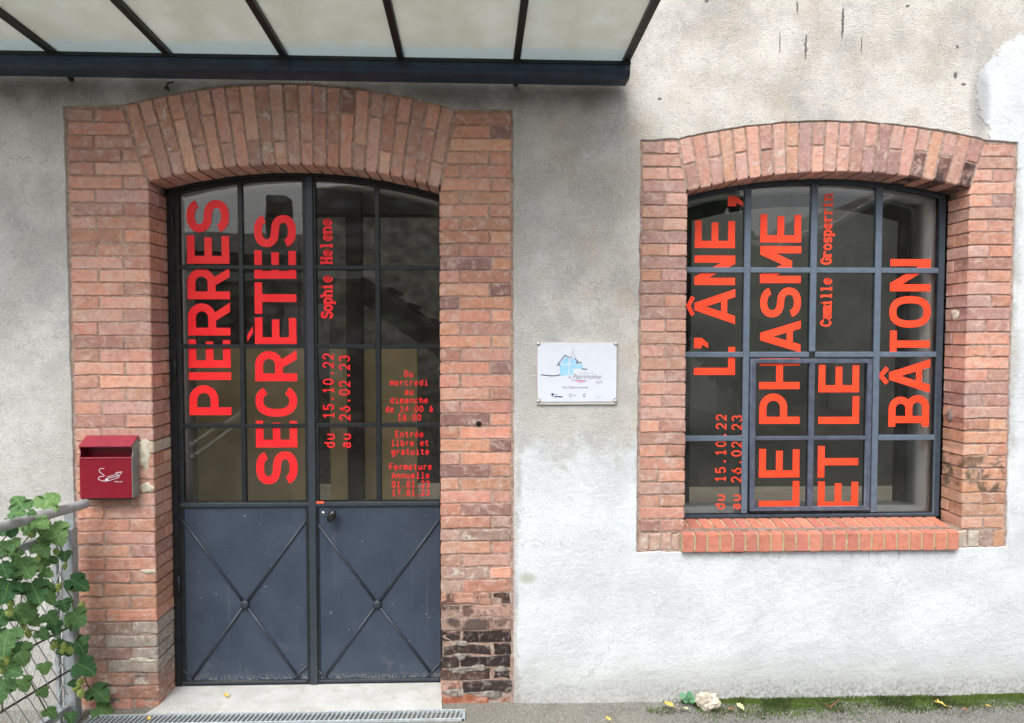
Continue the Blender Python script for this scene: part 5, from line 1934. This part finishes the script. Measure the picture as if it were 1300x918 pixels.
def on_rail(px_, py_, off):
    """point where the sight line meets the railing's plane shifted by off towards the open side"""
    u, v = (px_ - 650) / FPX, -(py_ - 459) / FPX
    d = Vector((u, cos(PITCH) - v * sin(PITCH), sin(PITCH) + v * cos(PITCH)))
    d = Vector((d.x * cos(YAW) - d.y * sin(YAW), d.x * sin(YAW) + d.y * cos(YAW), d.z))
    o = Vector(CAM)
    N_ = Vector((U.y, -U.x, 0)).normalized()
    P0 = Vector((px0, RY, 0)) + N_ * off
    t = (P0 - o).dot(N_) / d.dot(N_)
    return o + d * t


leaves = [(168, 36 * 0, 0)]
L_ = []      # (px, py, size px, roll degrees: direction the tip points, 0 = down, + = to the right)
L_ += [(54, 643, 30, 150), (66, 668, 34, 20), (30, 645, 26, -160), (18, 668, 24, -60), (48, 690, 26, 30), (8, 690, 26, -20), (25, 712, 32, 10), (40, 740, 34, 5), (12, 738, 32, -30),
       (57, 748, 26, 20), (90, 735, 30, 60), (20, 770, 32, 10), (6, 775, 30, -20), (93, 776, 27, 30), (80, 762, 20, 10), (10, 800, 34, 0), (22, 822, 28, 20), (96, 812, 27, 30), (100, 842, 28, 60), (118, 874, 30, 40), (124, 898, 28, 70),
       (4, 865, 30, -10), (28, 862, 20, 20), (56, 842, 16, 0), (68, 790, 20, 0), (50, 800, 18, 40), (60, 900, 18, 20), (64, 705, 22, -30), (82, 700, 16, 0), (35, 782, 22, 30), (2, 715, 24, 0), (45, 715, 24, -20), (33, 765, 26, 15), (14, 650, 20, 90), (72, 812, 15, -10), (45, 660, 22, 60), (2, 745, 22, 40), (2, 830, 24, 20), (90, 905, 16, 0), (52, 875, 14, 30)]
rx_ = random.Random(77)
for (cx_, cy_, rx0, ry0, n_) in ((24, 730, 36, 50, 17), (12, 840, 18, 50, 4), (96, 790, 12, 90, 4), (50, 665, 35, 20, 7)):
    for _ in range(n_):
        L_.append((cx_ + max(-1, min(1, rx_.gauss(0, .5))) * rx0, cy_ + max(-1, min(1, rx_.gauss(0, .5))) * ry0, rx_.uniform(9, 21), rx_.uniform(-90, 90)))
for (a, b, s, r) in L_:
    p = on_rail(a, b, rv.uniform(0.03, 0.11))
    m = rv.choice(LM)
    o = bpy.data.objects.new('leaf', m)
    o.parent = vine
    o.location = p - vine.location
    dist = (p - Vector(CAM)).length
    sc_ = s / FPX * dist * 0.76
    o.scale = (sc_ * rv.uniform(.9, 1.1), sc_, sc_)
    # leaf lies in local xy with tip +y; face (+z) turned to the open side and a little up
    from mathutils import Matrix
    view = (Vector(CAM) - p).normalized()
    nrm = (Vector((0.45, -0.55, 0.62)) + Vector((rv.uniform(-.35, .35), rv.uniform(-.35, .35), rv.uniform(-.25, .3)))).normalized()
    tip = Vector((sin(rad(r)), 0, -cos(rad(r))))
    tip = (tip - nrm * tip.dot(nrm)).normalized()
    xax = tip.cross(nrm)
    o.matrix_local = Matrix.Translation(p - vine.location) @ Matrix((xax, tip, nrm)).transposed().to_4x4() @ Matrix.Diagonal((sc_ * rv.uniform(.9, 1.1), sc_, sc_, 1))
    COL.objects.link(o)
for (a, b, s) in [(6, 690, 9), (8, 738, 9), (18, 745, 8), (3, 742, 8), (14, 762, 8), (10, 775, 8), (28, 790, 8), (34, 800, 8), (88, 742, 9), (76, 741, 8), (106, 765, 8), (104, 778, 7), (70, 815, 8), (80, 817, 9), (87, 822, 8), (98, 868, 9), (104, 862, 8), (101, 876, 8), (6, 834, 9), (4, 848, 8), (60, 690, 7), (70, 697, 7), (48, 706, 7), (38, 676, 6), (8, 828, 8), (82, 716, 6)]:
    p = on_rail(a, b, rv.uniform(.04, .09))
    dist = (p - Vector(CAM)).length
    sc_ = s / FPX * dist * 1.05
    o = link('hop_cone', CM, None, vine, p - vine.location)
    o.scale = (sc_, sc_, sc_)
    o.rotation_euler = (rv.uniform(-.5, .5), rv.uniform(-.5, .5), rv.uniform(0, 6))
for pts in ([(2, 905), (10, 830), (30, 770), (20, 700), (60, 655)], [(0, 690), (30, 655), (60, 648), (88, 640)], [(20, 740), (60, 742), (88, 745), (98, 800), (105, 860), (124, 890)], [(5, 800), (50, 800), (85, 815)], [(60, 655), (75, 690), (85, 715)], [(0, 860), (30, 850), (60, 905)]):
    tube('stem', M_STEM, vine, [on_rail(a, b, .03) for a, b in smooth(pts, 1)], 0.0028, 6)

# ================================================================== MOSS, GRIT, LEAVES, STONE
rg = random.Random(3)
bm = bmesh.new()
n_m = 0
while n_m < 22000:
    x = rg.uniform(0.72, 3.6)
    y = -0.004 - abs(rg.gauss(0, .075))
    dens = 0.5 + 0.9 * mn.noise(Vector((x * 3.2, y * 9, 4))) + (0.25 if x < 1.9 else 0.0) - (0.5 if x < 0.95 else 0) - max(0, (-y - .08)) * 4.5
    if y > -0.03 and x > 0.9: dens += .45
    if rg.random() > dens: continue
    n_m += 1
    z = gz_(x, y) + 0.001
    hgt = rg.uniform(.003, .011) + max(0, mn.noise(Vector((x * 8, y * 20, 7)))) * .012 + (.006 if y > -.03 else 0)
    a = rg.uniform(0, 6.28)
    wv = Vector((cos(a), sin(a), 0)) * rg.uniform(.0014, .003)
    t_ = Vector((rg.uniform(-.005, .005), rg.uniform(-.006, .002), hgt))
    p = Vector((x, y, z - .001))
    bm.faces.new([bm.verts.new(p - wv), bm.verts.new(p + wv), bm.verts.new(p + t_ + wv * .4), bm.verts.new(p + t_ - wv * .4)])
n = NB('moss_green', 0.95)
f = n.noise(9, 4)
M_MOSS = n.done(n.mix(n.ramp(f, .35, .65), (0.05, 0.075, 0.02), (0.12, 0.19, 0.035)))
mo_ = link('moss', bm_mesh(bm, 'moss'), M_MOSS)
tag(mo_, 'green moss growing along the foot of the white wall', kind='stuff')
# grit
M_GRIT = None
n = NB('grit_stones', 0.9)
isl = n.n('ShaderNodeNewGeometry')
M_GRIT = n.done(n.mix(isl.outputs['Random Per Island'], (0.10, 0.098, 0.09), (0.6, 0.59, 0.55)))
bm = bmesh.new()
octv = [(1, 0, 0), (-1, 0, 0), (0, 1, 0), (0, -1, 0), (0, 0, 1), (0, 0, -1)]
octf = [(0, 2, 4), (2, 1, 4), (1, 3, 4), (3, 0, 4), (2, 0, 5), (1, 2, 5), (3, 1, 5), (0, 3, 5)]
for k in range(9000):
    x = rg.uniform(-2.4, 3.4)
    y = -rg.uniform(0.0, .34)
    if -1.85 < x < -0.09 and y > -0.17: continue
    if x < -0.0 and rg.random() < .5: continue
    s = rg.uniform(.0009, .0026) * (1.6 if rg.random() < .06 else 1)
    c = Vector((x, y, gz_(x, y) + s * .2))
    vs = [bm.verts.new(c + Vector(v) * s * rg.uniform(.7, 1.3)) for v in octv]
    for f in octf: bm.faces.new([vs[i] for i in f])
gr_ = link('gravel', bm_mesh(bm, 'gravel'), M_GRIT)
tag(gr_, 'fine loose grit scattered over the concrete ground', kind='stuff')

sx_, sz_ = at(899, 893, -0.08)
bm = bmesh.new()
bmesh.ops.create_icosphere(bm, subdivisions=4, radius=1)
for v in bm.verts:
    d = v.co.copy()
    k = 1 + .38 * mn.noise(d * 1.3 + Vector((3, 1, 5))) + .2 * mn.noise(d * 3.4) + .08 * mn.noise(d * 9)
    v.co = Vector((d.x * .056 * k, d.y * .036 * k, d.z * .040 * k))
    if v.co.z < -.03: v.co.z = -.03
stn = link('loose_stone', bm_mesh(bm, 'loose_stone'), simple('cream_limestone', (0.58, 0.52, 0.42), .9, var=.3, scale=28, bump=.006), None, (sx_, -0.075, 0.012))
tag(stn, 'rough cream stone lying at the foot of the white wall', 'stone')
# small clover-like weed beside the stone
wd_ = empty('small_weed', (sx_ - .085, -0.06, 0))
tag(wd_, 'small round-leaved green weed just left of the cream stone', 'weed')
M_WEED = simple('weed_leaf', (0.10, 0.26, 0.13), .6, var=.2, scale=20)
for (dx, dz, r) in ((-.03, .035, .016), (0.0, .045, .017), (.012, .022, .016), (-.016, .016, .013), (-.008, .032, .012)):
    bm = bmesh.new()
    c = Vector((wd_.location.x + dx, -0.06 - rg.random() * .015, dz))
    bmesh.ops.create_circle(bm, cap_ends=True, segments=9, radius=r)
    R_ = Matrix.Rotation(rad(60) + rg.uniform(-.3, .3), 4, 'X') @ Matrix.Rotation(rg.uniform(-.4, .4), 4, 'Y')
    for v in bm.verts: v.co = c + (R_ @ v.co)
    tube_bm(bm, [c, (wd_.location.x, -0.058, -0.008)], .0012, 5, False)
    child('leaf', bm_mesh(bm, 'leaf'), M_WEED, wd_)


# fallen leaves
def fallen(px_, py_, size, mat, rot, label, name='fallen_leaf', onstep=False, lean=0.5):
    # find ground point under that sight line
    u, v = (px_ - 650) / FPX, -(py_ - 459) / FPX
    d = Vector((u, cos(PITCH) - v * sin(PITCH), sin(PITCH) + v * cos(PITCH)))
    d = Vector((d.x * cos(YAW) - d.y * sin(YAW), d.x * sin(YAW) + d.y * cos(YAW), d.z))
    zg = 0.004 if onstep else 0.0
    t = (zg - CAM[2]) / d.z
    p = Vector(CAM) + d * t
    if p.y > -0.02 and not onstep: p.y = -0.02
    bm = bmesh.new()
    ol = [(0, -.5), (.10, -.34), (.30, -.22), (.20, -.08), (.40, .06), (.20, .12), (.22, .3), (.08, .3), (0, .55)]
    pts = ol + [(-a * .9, b + .02) for a, b in ol[::-1][1:-1]]
    sd_ = rg.random() * 9
    vs = [bm.verts.new((a, b, .12 * mn.noise(Vector((a * 3, b * 3, sd_))) + .5 * abs(a) * lean)) for a, b in pts]
    ms = [bm.verts.new((0, b, 0.0)) for b in (-.2, .15)]
    N_ = len(vs)
    for i in range(N_):
        j = (i + 1) % N_
        y_ = (vs[i].co.y + vs[j].co.y) / 2
        bm.faces.new((vs[i], vs[j], ms[0] if y_ < 0 else ms[1]))
    for i in range(N_):
        fs = vs[i].link_faces
        if any(ms[0] in f.verts for f in fs) and any(ms[1] in f.verts for f in fs): bm.faces.new((vs[i], ms[0], ms[1]))
    tube_bm(bm, [(0, -.45, 0), (0.03, -.75, .03)], .012, 5, False)
    me = bm_mesh(bm, name)
    o = link(name, me, mat, None, p + Vector((0, 0, size * .12 + .002)))
    o.scale = (size, size, size)
    o.rotation_euler = (rad(lean * 38), 0, rad(rot))
    tag(o, label, 'leaf', 'fallen autumn leaves on the ground')
    return o


M_YEL = simple('yellow_leaf', (0.72, 0.50, 0.12), .7, var=.2, scale=3)
M_PALEY = simple('pale_yellow_leaf', (0.75, 0.66, 0.33), .7, var=.15, scale=3)
M_BROWN = simple('brown_leaf', (0.30, 0.13, 0.055), .8, var=.3, scale=3)
fallen(849, 897, .062, M_YEL, 70, 'ochre fallen leaf lying left of the cream stone')
fallen(871, 901, .034, M_PALEY, 110, 'tiny pale yellow leaf lying directly before the small weed')
fallen(940, 899, .046, M_PALEY, 30, 'pale yellow fallen leaf lying on moss right of the cream stone')
fallen(929, 902, .036, M_BROWN, 80, 'brown fallen leaf next to the pale yellow one by the cream stone')
fallen(287, 884, .036, M_YEL, 60, 'yellow leaf lying on the pale doorstep below the left door leaf', onstep=True)
fallen(1194, 896, .07, M_YEL, 85, 'long yellow leaf on the ground below the right end of the window')
fallen(1256, 899, .05, M_YEL, 100, 'yellow leaf at the far right foot of the wall')
fallen(1226, 903, .045, M_BROWN, 100, 'brownish leaf between the two yellow leaves at the right')
fallen(772, 914, .035, M_YEL, 40, 'small yellow leaf at the bottom of the picture right of the door')
fallen(189, 913, .028, M_YEL, 20, 'tiny yellow leaf lying on the drain grating')
tw = empty('dry_twig', (at(1060, 903, -.12)[0], -0.1, 0))
tag(tw, 'short reddish dry twig lying on the moss below the window', 'twig')
bx_ = tw.location.x
tube('stick', M_BROWN, tw, [(bx_ - .03, -0.13, 0.004), (bx_, -0.11, .010), (bx_ + .045, -0.07, .014)], [.004, .003, .002], 6)
tube('side_stick', M_BROWN, tw, [(bx_ - .03, -0.128, 0.006), (bx_ - .045, -0.11, .014)], [.003, .0015], 6)
